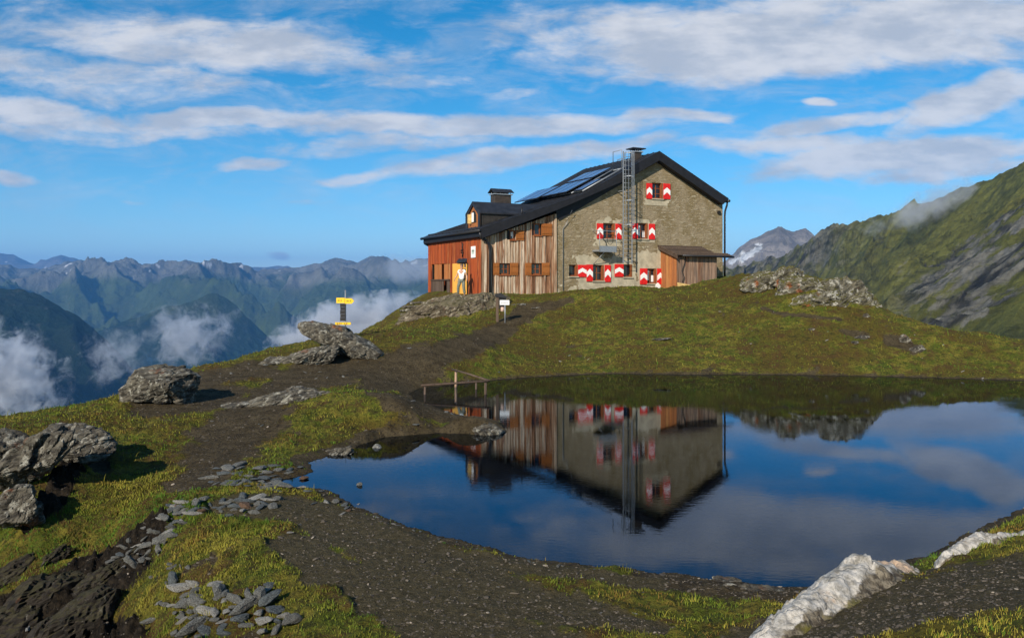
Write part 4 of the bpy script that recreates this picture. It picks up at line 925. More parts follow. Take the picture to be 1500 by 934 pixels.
lad.build('grab_rail', M['steel'], ladder)
# small escape balcony
bd = .75; b0, zb0 = Gp(878, 368, bd); b1, _ = Gp(903.5, 368, bd); zbt = Gp(890, 365.5, bd)[1]; zrl = Gp(890, 338, bd)[1]
mb = MB(); mb.box((b0, -bd, zb0), (b1, 0, zb0 + .10)); mb.box((b0, -bd - .01, zb0 - .03), (b1, -bd + .03, zb0 + .32)); bal = mb.build('escape_balcony', M['steel'], hut)
mb = MB()
for x in (b0 + .02, b1 - .02): mb.tube([(x, -bd, zb0), (x, -bd, zrl)], .02, 6); mb.tube([(x, -bd, zrl), (x, 0, zrl)], .018, 6)
mb.tube([(b0 + .02, -bd, zrl), (b1 - .02, -bd, zrl)], .018, 6); mb.tube([(b0 + .02, -bd, (zrl + zb0) / 2 + .1), (b1 - .02, -bd, (zrl + zb0) / 2 + .1)], .014, 6)
mb.build('handrail', M['steel'], bal)
mb = MB()
for x in (b0 + .05,): mb.tube([(x + .35, -bd + .03, zb0), (x, -.02, zb0 - .75)], .02, 6)
mb.tube([(b1 - .05, -bd + .1, zb0), (b1 - .05, -.02, zb0 - .7)], .02, 6); mb.build('brace', M['steel'], bal)
# coil of cable on the balcony rail
mb = MB(); cx = (b0 + b1) / 2 + .12; mb.tube([(cx + math.cos(t) * .2, -bd - .03, (zrl + zb0) / 2 + .08 + math.sin(t) * .28) for t in np.linspace(0, 2 * math.pi, 14)], .016, 6)
mb.tube([(b0, -bd - .02, zrl - .1), (b0 + .3, -bd - .05, zrl - .55), (b0 + .5, -bd - .02, zrl - .8)], .016, 6); mb.build('cable', M['black'], bal)
mb = MB(); x_, z_ = Gp(1052, 311); mb.box((x_ - .1, -.14, z_ - .09), (x_ + .1, -.02, z_ + .09)); mb.build('wall_lamp', M['black'], hut)

# ------------------------------------------------------------------ board shed against the gable
sh = tag(empty('shed', tuple(Hw(Gp(968, 420)[0], 0, 2.7)), HA), 'small weathered board shed leaning against the right of the stone gable', 'shed')
s0 = Gp(968.5, 400)[0]; SD = 1.55; s1 = Gp(1050.5, 400, SD)[0]
def loc(mb):
    mb.v = [(x - s0, y, z - 2.7) for x, y, z in mb.v]; return mb
zf = Gp(1000, 374.5, SD)[1]; zk = Gp(968, 366)[1]; rr = random.Random(8)
mb = MB(); u = s0
while u < s1 - .02:
    b = min(u + rr.uniform(.11, .2), s1); x = rr.uniform(0, .03); mb.box((u + .008, -SD - x, BASE), (b - .008, -SD + .03, zf), 0, rr.random()); u = b
loc(mb).build('front_wall', M['shed_boards'], sh)
mb = MB(); v = -SD
while v < -.02:
    b = min(v + rr.uniform(.12, .2), 0); zt_ = zf + (zk - zf) * (v + SD) / SD; x = rr.uniform(0, .025); mb.box((s0 - x, v + .008, BASE), (s0 + .04, b - .008, zt_), 0, rr.random()); v = b
loc(mb).build('side_wall', M['shed_side'], sh)
mb = MB(); mb.add([(s1, -SD, BASE), (s1, 0, BASE), (s1, 0, zk), (s1, -SD, zf)], [(0, 1, 2, 3)]); loc(mb).build('side_wall', M['shed_boards'], sh)
mb = MB(); e0, e1 = s0 - .22, Gp(1072, 374, SD + .3)[0]; yb, yf = -.01, -SD - .32; zA, zB = zk + .26, zf + .02
k = 11
for i in range(k):
    a = i / k; b = (i + 1) / k; y0_, y1_ = yb + (yf - yb) * a, yb + (yf - yb) * b; za, zb_ = zA + (zB - zA) * a, zA + (zB - zA) * b
    xe = e1 if i > k - 4 else e1 - .9 - rr.uniform(0, .15); xs = e0 + (1 - a) * -.05
    mb.add([(xs, y0_, za + .03), (xe, y0_, za + .03), (xe, y1_ - .02, zb_ + .07), (xs, y1_ - .02, zb_ + .07), (xs, y0_, za - .03), (xe, y0_, za - .03), (xe, y1_ - .02, zb_ + .01), (xs, y1_ - .02, zb_ + .01)], [(0, 1, 2, 3), (7, 6, 5, 4), (0, 4, 5, 1), (1, 5, 6, 2), (2, 6, 7, 3), (3, 7, 4, 0)], 0, rr.random())
mb.prism([(yb, zA - .02), (yf, zB - .02), (yf, zB - .2), (yb, zA - .22)], e0, e0 + .05, 0, .2, 'x')
loc(mb).build('shed_roof', M['old_timber'], sh)
mb = MB(); mb.tube([(s0 + .15, yf - .05, zB - .02), (e1 + .12, yf - .05, zB - .05)], .06, 8); loc(mb).build('gutter', M['gutter'], sh)
mb = MB(); x0_ = s0 + .45; mb.tube([(x0_ + .1, -SD - .12, zf - .1), (x0_ + .05, -SD - .1, zf - .5), (x0_ - .12, -SD - .1, zf - .9), (x0_ + .02, -SD - .12, zf - 1.3), (x0_ - .1, -SD - .1, zf - 1.6)], .022, 6); loc(mb).build('hanging_cable', M['black'], sh)
# plank, white board
a = Gp(992, 421, SD + .25); b = Gp(1020, 413, SD + .25)
P0_ = Hw(a[0], -SD - .3, a[1])
mb = MB(); t = .30; mb.add([(0, 0, -.1), (1.25, 0, .0), (1.25, .05, .12), (0, .05, .30), (0, -.04, -.1), (1.25, -.04, .0), (1.25, .01, .12), (0, .01, .30)], [(0, 1, 2, 3), (7, 6, 5, 4), (0, 4, 5, 1), (1, 5, 6, 2), (2, 6, 7, 3), (3, 7, 4, 0)])
o = mb.build('plank', M['pale_plank']); o.location = P0_; o.rotation_euler = (0, 0, HA); tag(o, 'fresh yellow plank lying at the foot of the shed', 'plank')
a = Gp(963, 424, .3); P1_ = Hw(a[0], -.35, a[1])
mb = MB(); mb.prism([(-.16, 0), (.16, 0), (.16, .20), (.20, .24), (.0, .42), (-.20, .24), (-.16, .20)], -.03, .03); o = mb.build('white_stand', M['white_paint']); o.location = P1_; o.rotation_euler = (0, 0, HA); tag(o, 'small white pointed board standing under the window next to the shed', 'board')

# ------------------------------------------------------------------ signs and rail by the path
def place_local(mbs): pass
b = gpx(736, 472)
sg = tag(empty('information_post', tuple(b)), 'dark wooden post box with a white plate beside the path to the hut', 'sign')
s_ = b.y / F
mb = MB(); mb.box((-.30, -.06, -.2), (-.18, .06, 1.22)); mb.build('post', M['old_timber'], sg)
mb = MB(); mb.box((-.17, -.02, .62), (.16, .16, 1.15)); mb.build('dark_box', M['black'], sg)
mb = MB(); mb.prism([(-.34, 1.18), (.20, 1.10), (.20, 1.16), (-.08, 1.36), (-.34, 1.30)], -.12, .20); mb.build('lid', M['fascia'], sg)
mb = MB(); mb.tube([(.12, -.05, -.2), (.12, -.05, 1.0)], .028, 8); mb.build('pole', M['steel'], sg)
mb = MB(); mb.box((-.12, -.10, .80), (.32, -.07, 1.02)); pl = mb.build('plate', M['white_paint'], sg)
mb = MB()
for i in range(5): mb.box((-.06 + i * .065, -.104, .88), (-.015 + i * .065, -.1005, .92))
mb.build('lettering', simple('grey_lettering', (.25, .25, .27)), pl)
mb = MB(); mb.tube([(0, -.05, .70), (0, -.05, .50)], .07, 8, r1=.09); mb.build('hanging_cup', simple('pale_clay', (.55, .38, .30)), sg)

Ys = 31.2; X_, _, _ = WY(506, 475, Ys); zs = EYE + (HOR - 478) / F * Ys
ts = tag(empty('signpost', (X_, Ys, zs - .15)), 'grey pole with yellow hiking arrows behind the large tilted boulder', 'signpost'); u_ = Ys / F
mb = MB(); mb.tube([(0, 0, -1.0), (0, 0, 1.50)], .028, 8); mb.build('pole', M['steel'], ts)
def arrow(x0, x1, z0, z1, tip, y=-.05, th=.03):
    mb = MB(); zm = (z0 + z1) / 2; c_ = .09
    if tip > 0: pts = [(x0, z0), (x1 - c_, z0), (x1, zm), (x1 - c_, z1), (x0, z1)]
    elif tip < 0: pts = [(x0 + c_, z0), (x1, z0), (x1, z1), (x0 + c_, z1), (x0, zm)]
    else: pts = [(x0, z0), (x1, z0), (x1, z1), (x0, z1)]
    mb.prism(pts, y, y + th); o = mb.build('arrow_board', M['yellow'], ts)
    k = MB(); n_ = 6; L = x1 - x0 - .16
    for i in range(n_):
        if i == 3: continue
        xx = x0 + .06 + L * i / n_; k.box((xx, y - .004, zm - .02), (xx + L / n_ * .6, y - .0005, zm + .02))
    k.build('lettering', M['black'], o)
    return o
arrow(-.33, -.02, 1.02, 1.22, 0); arrow(.0, .34, 1.00, 1.20, 1, -.09)
arrow(-.36, .22, .22, .31, 0, -.12)
mb = MB()
for i in range(5): z = .36 + i * .13; mb.box((-.19 + .01 * (i % 2), -.055, z), (.015, -.03, z + .125), 0)
mb.build('dark_board', M['black'], ts)

Yr = 27.6
rl = tag(empty('handrail', tuple(WY(668, 566, Yr)[:2]) + (0,)), 'old wooden handrail on posts at the inlet of the lake', 'railing')
ox, oy = rl.location.x, rl.location.y
def RP(px, py, Y): a = WY(px, py, Y); return (a[0] - ox, a[1] - oy, a[2])
A = RP(622, 564, 25.7); B = RP(711, 557.5, 25.7); Ct = RP(667.5, 542, Yr)
for q, r_ in ((A, .035), (B, .04), (Ct, .042), (RP(697, 560, 27.0), .03)):
    mb = MB(); mb.tube([(q[0], q[1], -.5), (q[0] + .01, q[1], q[2] + .03)], r_, 8); mb.build('post', M['shed_boards'] if q is Ct else M['old_timber'], rl)
mb = MB(); mb.tube([(Ct[0] - .12, Ct[1], Ct[2] + .03), ((Ct[0] + B[0]) / 2, (Ct[1] + B[1]) / 2, (Ct[2] + B[2]) / 2 + .03), (B[0] + .12, B[1], B[2] + .0)], .03, 8); mb.build('rail', M['old_timber'], rl)
mb = MB(); mb.tube([(A[0] - .1, A[1] - .05, A[2]), ((A[0] + B[0]) / 2, A[1] - .05, (A[2] + B[2]) / 2), (B[0] + .1, B[1] - .05, B[2])], .032, 8); mb.build('rail', M['old_timber'], rl)

# ------------------------------------------------------------------ rocks
_ico = {}
def ico(sub):
    if sub not in _ico:
        bm = bmesh.new(); bmesh.ops.create_icosphere(bm, subdivisions=sub, radius=1); bm.verts.ensure_lookup_table()
        _ico[sub] = (np.array([v.co[:] for v in bm.verts]), np.array([[v.index for v in f.verts] for f in bm.faces])); bm.free()
    return _ico[sub]
def rotm(rx, ry_, rz): return np.array(Matrix.Rotation(rz, 3, 'Z') @ Matrix.Rotation(ry_, 3, 'Y') @ Matrix.Rotation(rx, 3, 'X'))
def rock_shape(size, seed, sub=5, cuts=9, strata=.0, sdir=(0, .4, 0), sfreq=6, rough=.065, cutd=(.62, .9), power=None, blocks=.11):
    V, Fc = ico(sub); V = V.copy(); r_ = np.random.default_rng(seed)
    if power: V = np.sign(V) * np.abs(V) ** power; 
    for i in range(cuts):
        nrm = r_.normal(size=3); nrm[2] *= .8; nrm /= np.linalg.norm(nrm); d = r_.uniform(*cutd); k = V @ nrm; V = V - nrm[None] * np.maximum(k - d, 0)[:, None] * .93
    V = V * np.array(size)[None]; mean = float(np.mean(size)); off = seed * 7.77
    nr = V / (np.linalg.norm(V, axis=1)[:, None] + 1e-9)
    V = V + nr * (fbm(V / mean * 1.3 + off, 4)[:, None] * rough * mean * 1.6 + fbm(V / mean * 5 + off, 4)[:, None] * rough * mean * .45)
    b1, b2, vv = cell((V / mean) @ rotm(*sdir) * np.array([1.5, 1.5, 3.6]) + off); V = V + nr * ((vv - .5) * mean * blocks - sstep(.10, 0, b2 - b1) * mean * .05)[:, None]
    if strata:
        sn = rotm(*sdir) @ np.array([0, 0, 1.]); t = (V @ sn) / mean * sfreq + fbm(V / mean * 2 + off, 3) * 1.5; fr_ = t - np.floor(t)
        lay = _gr[(np.floor(t).astype(int) + int(off)) & 4095, 0]
        h = (np.abs(fr_ - .5) * 2) ** 6; V = V + (V - (V @ sn)[:, None] * sn[None]) / mean * ((lay * .30 - h * .35) * strata)[:, None]
        b1, b2, vv = cell(V / mean * np.array([3.2, 3.2, 3.2]) @ rotm(*sdir) * np.array([1, .6, 3.0]) + off); V = V - nr * (sstep(.10, 0, b2 - b1) * strata * mean * .15 - (vv - .5) * strata * mean * .30)[:, None]
    return V, Fc
def rock(name, px, py, Y, size, rot, seed, material, label, cat='boulder', sub=5, sink=0.0, **kw):
    """centre aimed at a pixel at a given distance"""
    V, Fc = rock_shape(size, seed, sub, **kw); V = V @ rotm(*rot).T; Y = gpx(px, Y[0]).y if isinstance(Y, tuple) else Y; c = WY(px, py, Y); zmin = V[:, 2].min()
    o = mesh_np(name, V, Fc, material, smooth=True); o.location = (c[0], c[1], c[2] - sink); tag(o, label, cat); 
    try: o.data.set_sharp_from_angle(angle=R(32))
    except Exception: pass
    return o
# large boulders (placed where they lie: pixel, distance, half sizes in metres)
rock('boulder', 500, 500, 29.2, (1.62, .85, .46), (R(-6), R(20), R(-8)), 3, M['schist'], 'big lens shaped boulder resting tilted on another rock below the signpost', sub=6, cuts=6, strata=.12, sdir=(.1, .35, 0), cutd=(.7, .95))
rock('boulder', 452, 530, 28.2, (1.25, .8, .45), (0, R(-14), R(10)), 5, M['schist'], 'pale flat rock under the left end of the big tilted boulder', sub=6, cuts=8, strata=.14, sdir=(0, -.3, 0))
rock('boulder', 402, 531, 28.0, (.6, .5, .25), (0, R(-8), 0), 6, M['schist'], 'small pale rock at the left edge of the rock pile below the signpost', sub=5, strata=.1)
rock('boulder', 245, 563, 21.5, (.92, .75, .54), (R(-6), R(-4), R(-30)), 14, M['schist'], 'isolated blocky grey boulder on the left rim of the hilltop', sub=6, cuts=7, strata=.10, cutd=(.62, .9), sdir=(.2, -.3, .3), power=.72)
rock('boulder', 200, 577, 21.7, (.70, .5, .34), (0, R(-26), R(-10)), 15, M['schist'], 'low wedge of rock against the left side of the blocky boulder', sub=5, cuts=6, strata=.10)
rock('boulder', 48, 676, (712,), (.95, .6, .36), (R(8), R(-22), R(-12)), 21, M['schist'], 'large jagged pale rock at the left edge above the dark gully', sub=6, cuts=10, strata=.12, sdir=(.2, -.7, .2), cutd=(.55, .85), power=.75, blocks=.24)
rock('boulder', 112, 648, (672,), (.66, .5, .30), (0, R(8), R(15)), 22, M['schist'], 'grey rock behind the jagged rock at the left edge', sub=6, cuts=9, strata=.12, power=.7, blocks=.24, sdir=(.2, -.4, .2))
rock('boulder', 26, 748, (772,), (.46, .4, .34), (R(0), R(-22), 0), 23, M['schist'], 'rounded pale rock at the left edge just above the dark gully', sub=6, cuts=8, strata=.10, power=.75, blocks=.2, sdir=(.2, -.6, .2))
rock('boulder', 5, 648, 15.5, (.45, .4, .28), (0, R(10), 0), 24, M['schist'], 'grey rock cut by the left edge of the view', sub=5, cuts=8, strata=.12)
rock('flat_outcrop', 425, 585, 20.8, (1.22, .7, .28), (R(4), R(-7), R(6)), 31, M['schist'], 'low flat lichen covered outcrop in the bare earth below the boulders', 'outcrop', sub=6, cuts=5, strata=.22, sdir=(.2, -.35, 0), sfreq=9)
rock('flat_outcrop', 350, 594, 20.5, (.5, .35, .10), (0, R(-4), 0), 32, M['schist'], 'low stone slab at the left end of the flat outcrop', 'outcrop', sub=5, strata=.15)
rock('shore_rock', 716, 636, 18.9, (.50, .35, .24), (0, R(12), R(-10)), 41, M['schist'], 'white crusted rock at the tip of the little peninsula', 'rock', sub=6, cuts=10, strata=.2, sdir=(.1, .6, 0), sfreq=8)
rock('shore_rock', 484, 672, 16.6, (.46, .32, .20), (0, R(-12), R(10)), 42, M['schist'], 'dark layered rock at the left corner of the lake', 'rock', sub=6, cuts=9, strata=.2, sdir=(.1, -.35, 0), sfreq=8)
rock('shore_rock', 552, 657, 17.2, (.10, .08, .10), (0, 0, 0), 43, M['schist_fine'], 'small upright stone on the bank where the lake narrows', 'rock', sub=4)
for (px, py, s, ro, sd_, lb) in [(25, 838, (.55, .4, .22), -22, 97, 'dark rock shelf at the left edge under the steep grass'), (80, 815, (.4, .3, .14), -26, 98, 'narrow dark rock band in the steep grass above the gully'), (60, 872, (.75, .5, .30), -25, 91, 'dark wet rock slab in the middle of the gully'), (150, 852, (.5, .4, .22), -28, 92, 'dark wet rock at the upper end of the gully'), (20, 915, (.7, .5, .32), -20, 93, 'black rock in the lower left corner of the gully'), (125, 905, (.6, .45, .28), -32, 94, 'black layered rock at the foot of the scree'), (195, 815, (.35, .3, .16), -30, 95, 'small black rock under the scree stones'), (80, 925, (.5, .4, .24), -24, 96, 'black rock at the bottom edge in the gully')]:
    b = gpx(px, py); rock('gully_rock', px, py + 4, b.y + .15, s, (0, R(ro), R(-10)), sd_, M['dark_rock'], lb, 'rock', sub=5, cuts=9, strata=.12, sdir=(.2, -.6, 0), sfreq=5, blocks=.2)
# rocky step under the hut
rock('rock_ledge', 662, 472, 43.6, (2.9, 2.2, 1.35), (R(0), R(-8), R(10)), 51, M['slab'], 'slanting layered rock ledge under the red boarded wall of the hut', 'rock ledge', sub=6, cuts=5, strata=.22, sdir=(.55, -.42, 0), sfreq=9, rough=.06)
rock('rock_ledge', 706, 459, 43.4, (2.0, 1.6, 1.0), (R(0), R(-6), R(15)), 52, M['slab'], 'rounded end of the layered ledge behind the information post', 'rock ledge', sub=6, cuts=5, strata=.2, sdir=(.55, -.42, 0), sfreq=9, rough=.06)
# outcrop right of the hut
for (px, py, Y, s, ro, sdn, lb) in [
    (1236, 440, 38.2, (1.6, 1.1, 1.10), (0, R(17), R(5)), 61, 'steep right end of the rocky outcrop on the grass hill'),
    (1185, 424, 40.0, (1.6, 1.1, .98), (0, R(8), 0), 62, 'pale middle hump of the rocky outcrop on the grass hill'),
    (1122, 412, 43.0, (1.3, 1.0, .66), (0, R(-6), 0), 63, 'low rusty left end of the rocky outcrop near the shed'),
    (1195, 442, 38.2, (1.1, .7, .5), (0, R(6), 0), 64, 'dark lower step in front of the rocky outcrop'),
    (1152, 404, 42.0, (.95, .8, .6), (0, R(-14), 0), 65, 'pointed rusty top of the rocky outcrop'),
    (1264, 447, 37.9, (.85, .7, .66), (0, R(26), 0), 66, 'broken foot of the rocky outcrop facing the valley')]:
    rock('rock_outcrop', px, py, Y, s, ro, sdn, M['outcrop'], lb, 'outcrop', sub=6, sink=.12, cuts=8, strata=.24, sdir=(.2, -.6, 0), sfreq=6, rough=.14)
for (px, py, s, sdn, lb) in [(1264, 495, (.42, .25, .12), 71, 'flat pale stone in the middle of the grass hill'), (1254, 502, (.20, .15, .08), 76, 'small pale stone below the flat stone on the grass hill'), (1268, 464, (.18, .12, .16), 72, 'small pale stone standing below the rocky outcrop'), (1326, 500, (.22, .15, .30), 73, 'upright broken stone in the bare patch on the right of the hill'), (1342, 513, (.42, .2, .18), 74, 'broken splintered stone low in the bare patch on the right of the hill'), (1189, 483, (.17, .12, .08), 75, 'tiny grey stone on the grass hill below the outcrop'),
                             (968, 497, (.5, .3, .06), 77, 'flat grey stone level with the grass in the middle of the hill'), (762, 447, (.5, .3, .10), 78, 'low grey stone right of the information post'), (785, 451, (.28, .2, .05), 79, 'thin pale slab in the path below the boarded wall')]:
    b = gpx(px, py); rock('stone', px, py, b.y, s, (0, R(-20 if sdn in (73, 74) else -3), 0), sdn, M['schist'], lb, 'stone', sub=5, strata=.15, cuts=7)
# white quartz rocks in the foreground: an elongated ridge, white on its left flank, brown skin on the right
def quartz(name, pts, label, seed, split=0.0):
    """pts: spine (X, Y, Ztop, half width left, half width right)"""
    pts = np.array(pts, float); nS, nW = 150, 90; s = np.linspace(0, len(pts) - 1, nS); I = np.minimum(s.astype(int), len(pts) - 2); f = (s - I)[:, None]; f = f * f * (3 - 2 * f) * .6 + f * .4
    Sp_ = pts[I] * (1 - f) + pts[I + 1] * f; tan = np.gradient(Sp_[:, :2], axis=0); tan /= np.linalg.norm(tan, axis=1)[:, None]; nrm = np.c_[-tan[:, 1], tan[:, 0]]
    wv = np.linspace(-1, 1, nW); V = np.zeros((nS, nW, 3)); end = np.minimum(1, np.minimum(s, s[-1] - s) / .55) ** .5
    for j, w_ in enumerate(wv):
        hw = np.where(w_ > 0, Sp_[:, 3], Sp_[:, 4]) * end; off = w_ * hw; V[:, j, 0] = Sp_[:, 0] + nrm[:, 0] * off; V[:, j, 1] = Sp_[:, 1] + nrm[:, 1] * off
        g0 = Zg(V[:, j, 0], V[:, j, 1]); prof = (1 - abs(w_) ** 1.6); V[:, j, 2] = (g0 - .14) * (1 - prof) + Sp_[:, 2] * prof * end + (g0 - .14) * prof * (1 - end)
    P = V.reshape(-1, 3); o_ = seed * 3.1
    b1, b2, vv = cell(P * np.array([2.6, 2.0, 3]) + o_); nz = fbm(P * 2.2 + o_, 4) * .06 + fbm(P * 9 + o_, 4) * .055 + (vv - .5) * .06 - sstep(.06, 0, b2 - b1) * .02
    rim = np.repeat((1 - np.abs(wv) ** 4)[None], nS, 0).ravel(); P = P.copy(); P[:, 2] += nz * (.3 + .7 * rim)
    skin = np.clip(.5 - np.repeat(wv[None], nS, 0).ravel() * 1.1 - .42 + split + fbm(P * 1.6 + 30, 3) * .45, 0, 1)[:, None]; skin = np.maximum(skin, sstep(.55, .9, np.repeat(wv[None], nS, 0).ravel() + fbm(P * 2 + 3, 3) * .35)[:, None])
    id_ = np.arange(nS * nW).reshape(nS, nW); q = np.stack([id_[:-1, :-1], id_[1:, :-1], id_[1:, 1:], id_[:-1, 1:]], -1).reshape(-1, 4)
    o = mesh_np(name, P, q, M['quartz'], attrs={'skin': np.repeat(skin, 3, 1)}); tag(o, label, 'rock')
    bm = bmesh.new(); bm.from_mesh(o.data); bmesh.ops.recalc_face_normals(bm, faces=bm.faces)
    if sum(f.normal.z for f in bm.faces) < 0: bmesh.ops.reverse_faces(bm, faces=bm.faces)
    bm.to_mesh(o.data); bm.free(); return o
def sp(px, py, Y, hl, hr): a = WY(px, py, Y); return (*a, hl, hr)
quartz('white_rock', [sp(1090, 945, 6.6, .24, .2), sp(1165, 893, 7.0, .40, .26), sp(1215, 855, 7.4, .55, .34), sp(1265, 815, 7.9, .55, .46), sp(1305, 820, 8.5, .26, .45), sp(1350, 822, 9.0, .12, .2)], 'large white quartz rock with brown lichen flank at the near shore', 3, .0)
quartz('white_rock', [sp(1366, 822, 8.6, .10, .14), sp(1400, 800, 8.9, .26, .2), sp(1436, 780, 9.2, .34, .26), sp(1475, 782, 9.4, .26, .24), sp(1530, 768, 9.8, .2, .2), sp(1600, 765, 10, .2, .2)], 'low white rock ridge running out at the right edge', 4, -.05)
rock('shore_rock', 1120, 868, 8.9, (.42, .16, .07), (0, R(3), R(-12)), 81, M['schist'], 'flat grey shore rock just left of the large white rock', 'rock', sub=5, strata=.1)
rock('shore_rock', 1065, 852, 9.3, (.18, .12, .05), (0, 0, 0), 82, M['schist'], 'small flat grey rock at the water edge in front of the lake', 'rock', sub=4, strata=.1)
# dry stone wall below the left corner of the hut: stones kept in one body
mb_v, mb_f = [], []; cnt = 0; r_ = np.random.default_rng(5)
for row in range(7):
    for i in range(17):
        px = 588 + i * 5.3 + r_.uniform(-1, 1) + (row % 2) * 2.5; py = 474 - row * 5.2 + (i - 6) * -.3; 
        if px > 640 + row * 8 or py < 443 + max(0, (600 - px)) * .6: continue
        V, Fc = rock_shape((r_.uniform(.12, .22), .2, r_.uniform(.06, .10)), int(r_.integers(1e6)), 2, cuts=6); c = WY(px, py, 45.6 - .02 * (px - 588)); mb_v.append(V @ rotm(0, r_.uniform(-.15, .15), r_.uniform(-.5, .5)).T + np.array(c)); mb_f.append(Fc + cnt); cnt += len(V)
o = mesh_np('dry_stone_wall', np.concatenate(mb_v), np.concatenate(mb_f), M['schist'], smooth=False); tag(o, 'dry stone retaining wall below the left corner of the hut', 'stone wall')

# loose stones: twelve shapes, each stone its own object
variants = []
for i in range(12):
    V, Fc = rock_shape((1, rng.uniform(.45, .85), rng.uniform(.20, .48)), 200 + i, 3, cuts=16, cutd=(.42, .78), rough=.05, strata=.06, blocks=.06)
    me = bpy.data.meshes.new('stone'); me.from_pydata(V.tolist(), [], Fc.tolist()); me.polygons.foreach_set('use_smooth', [False] * len(Fc)); me.update(); variants.append(me)
tones = [M['schist_fine'], rock_mat('blue_grey_schist', (.15, .17, .17), (.28, .31, .30), (.05, .053, .055), .1, 0, (0, 0, 0), .3, 3.0), rock_mat('rusty_stone', (.20, .12, .075), (.32, .22, .15), (.06, .035, .02), .6, 0, (0, 0, 0), .3, 3.0), rock_mat('pale_stone', (.36, .35, .31), (.55, .54, .50), (.12, .11, .10), .1, 0, (0, 0, 0), .5, 3.0)]
for i, me in enumerate(variants): me.materials.append(tones[(0, 1, 0, 1, 0, 3, 0, 1, 2, 0, 1, 3)[i]])
def stones(name, area, count, size, label, group, tilt=.25, zoff=.3, flat=1.0, seed=1, pick=None, stack=0.0, gap=.44):
    r_ = random.Random(seed); made = []
    tries = 0
    while len(made) < count and tries < count * 40:
        tries += 1; px, py, hw = r_.choice(area) if len(area[0]) == 3 else area[0]
        x = px + r_.gauss(0, hw); y = py + r_.gauss(0, hw * .33)
        b = gpx(x, y); s = r_.uniform(*size) * (b.y / 11) ** .0
        if any((b.x - q[0]) ** 2 + (b.y - q[1]) ** 2 < (gap * (s + q[2])) ** 2 for q in made) : continue
        made.append((b.x, b.y, s)); o = bpy.data.objects.new(name, variants[r_.choice(pick) if pick else r_.randrange(12)]); C.objects.link(o)
        o.location = (b.x, b.y, b.z + s * .12 * zoff + r_.uniform(0, stack)); o.rotation_euler = (r_.gauss(0, tilt), r_.gauss(0, tilt), r_.uniform(0, 6.28)); o.scale = (s, s * r_.uniform(.7, 1), s * flat * r_.uniform(.8, 1.2)); tag(o, label, 'stone', group)
stones('stone_slab', [(350, 694, 18), (378, 700, 16), (345, 708, 14), (400, 692, 12), (395, 712, 10)], 44, (.08, .27), 'flat grey slab among those laid across the stream outlet', 'flat slabs laid across the stream outlet', .08, .5, .6, 1, (0, 1, 3, 4, 6, 7, 10))
stones('stone_slab', [(300, 742, 18), (340, 742, 20), (275, 740, 12), (385, 740, 12)], 40, (.07, .22), 'grey slab in the heap below the stream outlet', 'slabs heaped below the stream outlet', .2, .6, .8, 2)
stones('stone', [(262, 752, 9), (245, 768, 9), (235, 782, 9), (222, 796, 9), (208, 808, 10), (195, 818, 10), (185, 828, 8)], 64, (.06, .17), 'pale stone in the scree spilling down to the gully', 'stones spilling down to the gully', .35, .8, 1.0, 3, (5, 11, 0, 4, 6, 1, 9), .04)
stones('stone', [(295, 868, 18), (335, 885, 22), (372, 915, 20), (315, 915, 26), (350, 880, 18), (285, 895, 18), (385, 905, 14), (330, 900, 16), (345, 910, 16)], 56, (.07, .23), 'flat lichen stone in the heap at the bottom edge', 'flat stones heaped at the bottom edge', .22, 1.0, 1.1, 4, (0, 1, 4, 5, 6, 9, 10, 11), .04, .50)
stones('stone', [(240, 850, 14), (265, 860, 14), (275, 880, 14), (255, 830, 12)], 14, (.05, .11), 'grey stone in the grass above the bottom heap', 'stones in the grass above the bottom heap', .3, .6, .9, 5, (0, 6, 9, 4))
stones('stone', [(455, 718, 14), (480, 735, 14), (505, 745, 10), (430, 712, 10), (465, 705, 8)], 22, (.05, .13), 'grey stone on the shore beside the stream outlet', 'stones on the shore beside the outlet', .2, .5, .8, 6)
shl = [(550, 757, 3), (580, 768, 3), (610, 778, 3), (640, 789, 3), (670, 796, 3), (700, 804, 3), (740, 814, 3), (780, 824, 3), (820, 830, 3), (870, 834, 3), (920, 838, 3)]
stones('stone', shl, 20, (.025, .06), 'small stone at the near water line', 'small stones along the near water line', .2, .5, .7, 7)
stones('stone', [(560, 790, 50), (680, 840, 60), (800, 860, 60), (470, 760, 30), (900, 880, 70)], 14, (.02, .05), 'small pale stone lying on the gravel', 'small stones on the gravel', .3, .6, .7, 8, (5, 11, 0, 1))
stones('stone', [(60, 890, 30), (130, 870, 25), (100, 920, 25)], 16, (.05, .12), 'wet stone in the dark gully', 'wet stones in the dark gully', .3, .6, .9, 9, (5, 0, 9, 11))
for (px, py, s, k, lb) in [(527, 709, .07, 0, 'dark round stone standing in the shallow water'), (445, 700, .10, 8, 'reddish stone at the mouth of the outlet'), (424, 795, .07, 11, 'white stone on the gravel left of the lake'), (440, 688, .09, 1, 'blue grey stone at the mouth of the outlet')]:
    X_, Y_, _ = W(px, py, .02); o = bpy.data.objects.new('stone', variants[k]); C.objects.link(o); o.location = (X_, Y_, max(.02, float(Zg(X_, Y_)[0]) + .02)); o.scale = (s, s, s * 2 if s == .07 and k == 0 else s); tag(o, lb, 'stone')
# small stones of the hill
stones('stone', [(900, 500, 120), (1150, 510, 120), (1080, 470, 90), (1350, 520, 70), (800, 520, 50)], 22, (.04, .12), 'tiny pale stone in the grass of the hill', 'pale stones dotted over the grass hill', .3, .5, .7, 10, (5, 11))
stones('stone', [(360, 545, 40), (470, 555, 30), (700, 545, 30), (560, 525, 30), (330, 620, 40), (640, 600, 40)], 26, (.04, .14), 'dark stone lying on the bare earth by the path', 'stones on the bare earth by the path', .3, .5, .7, 11, (0, 1, 3, 4, 6, 9))

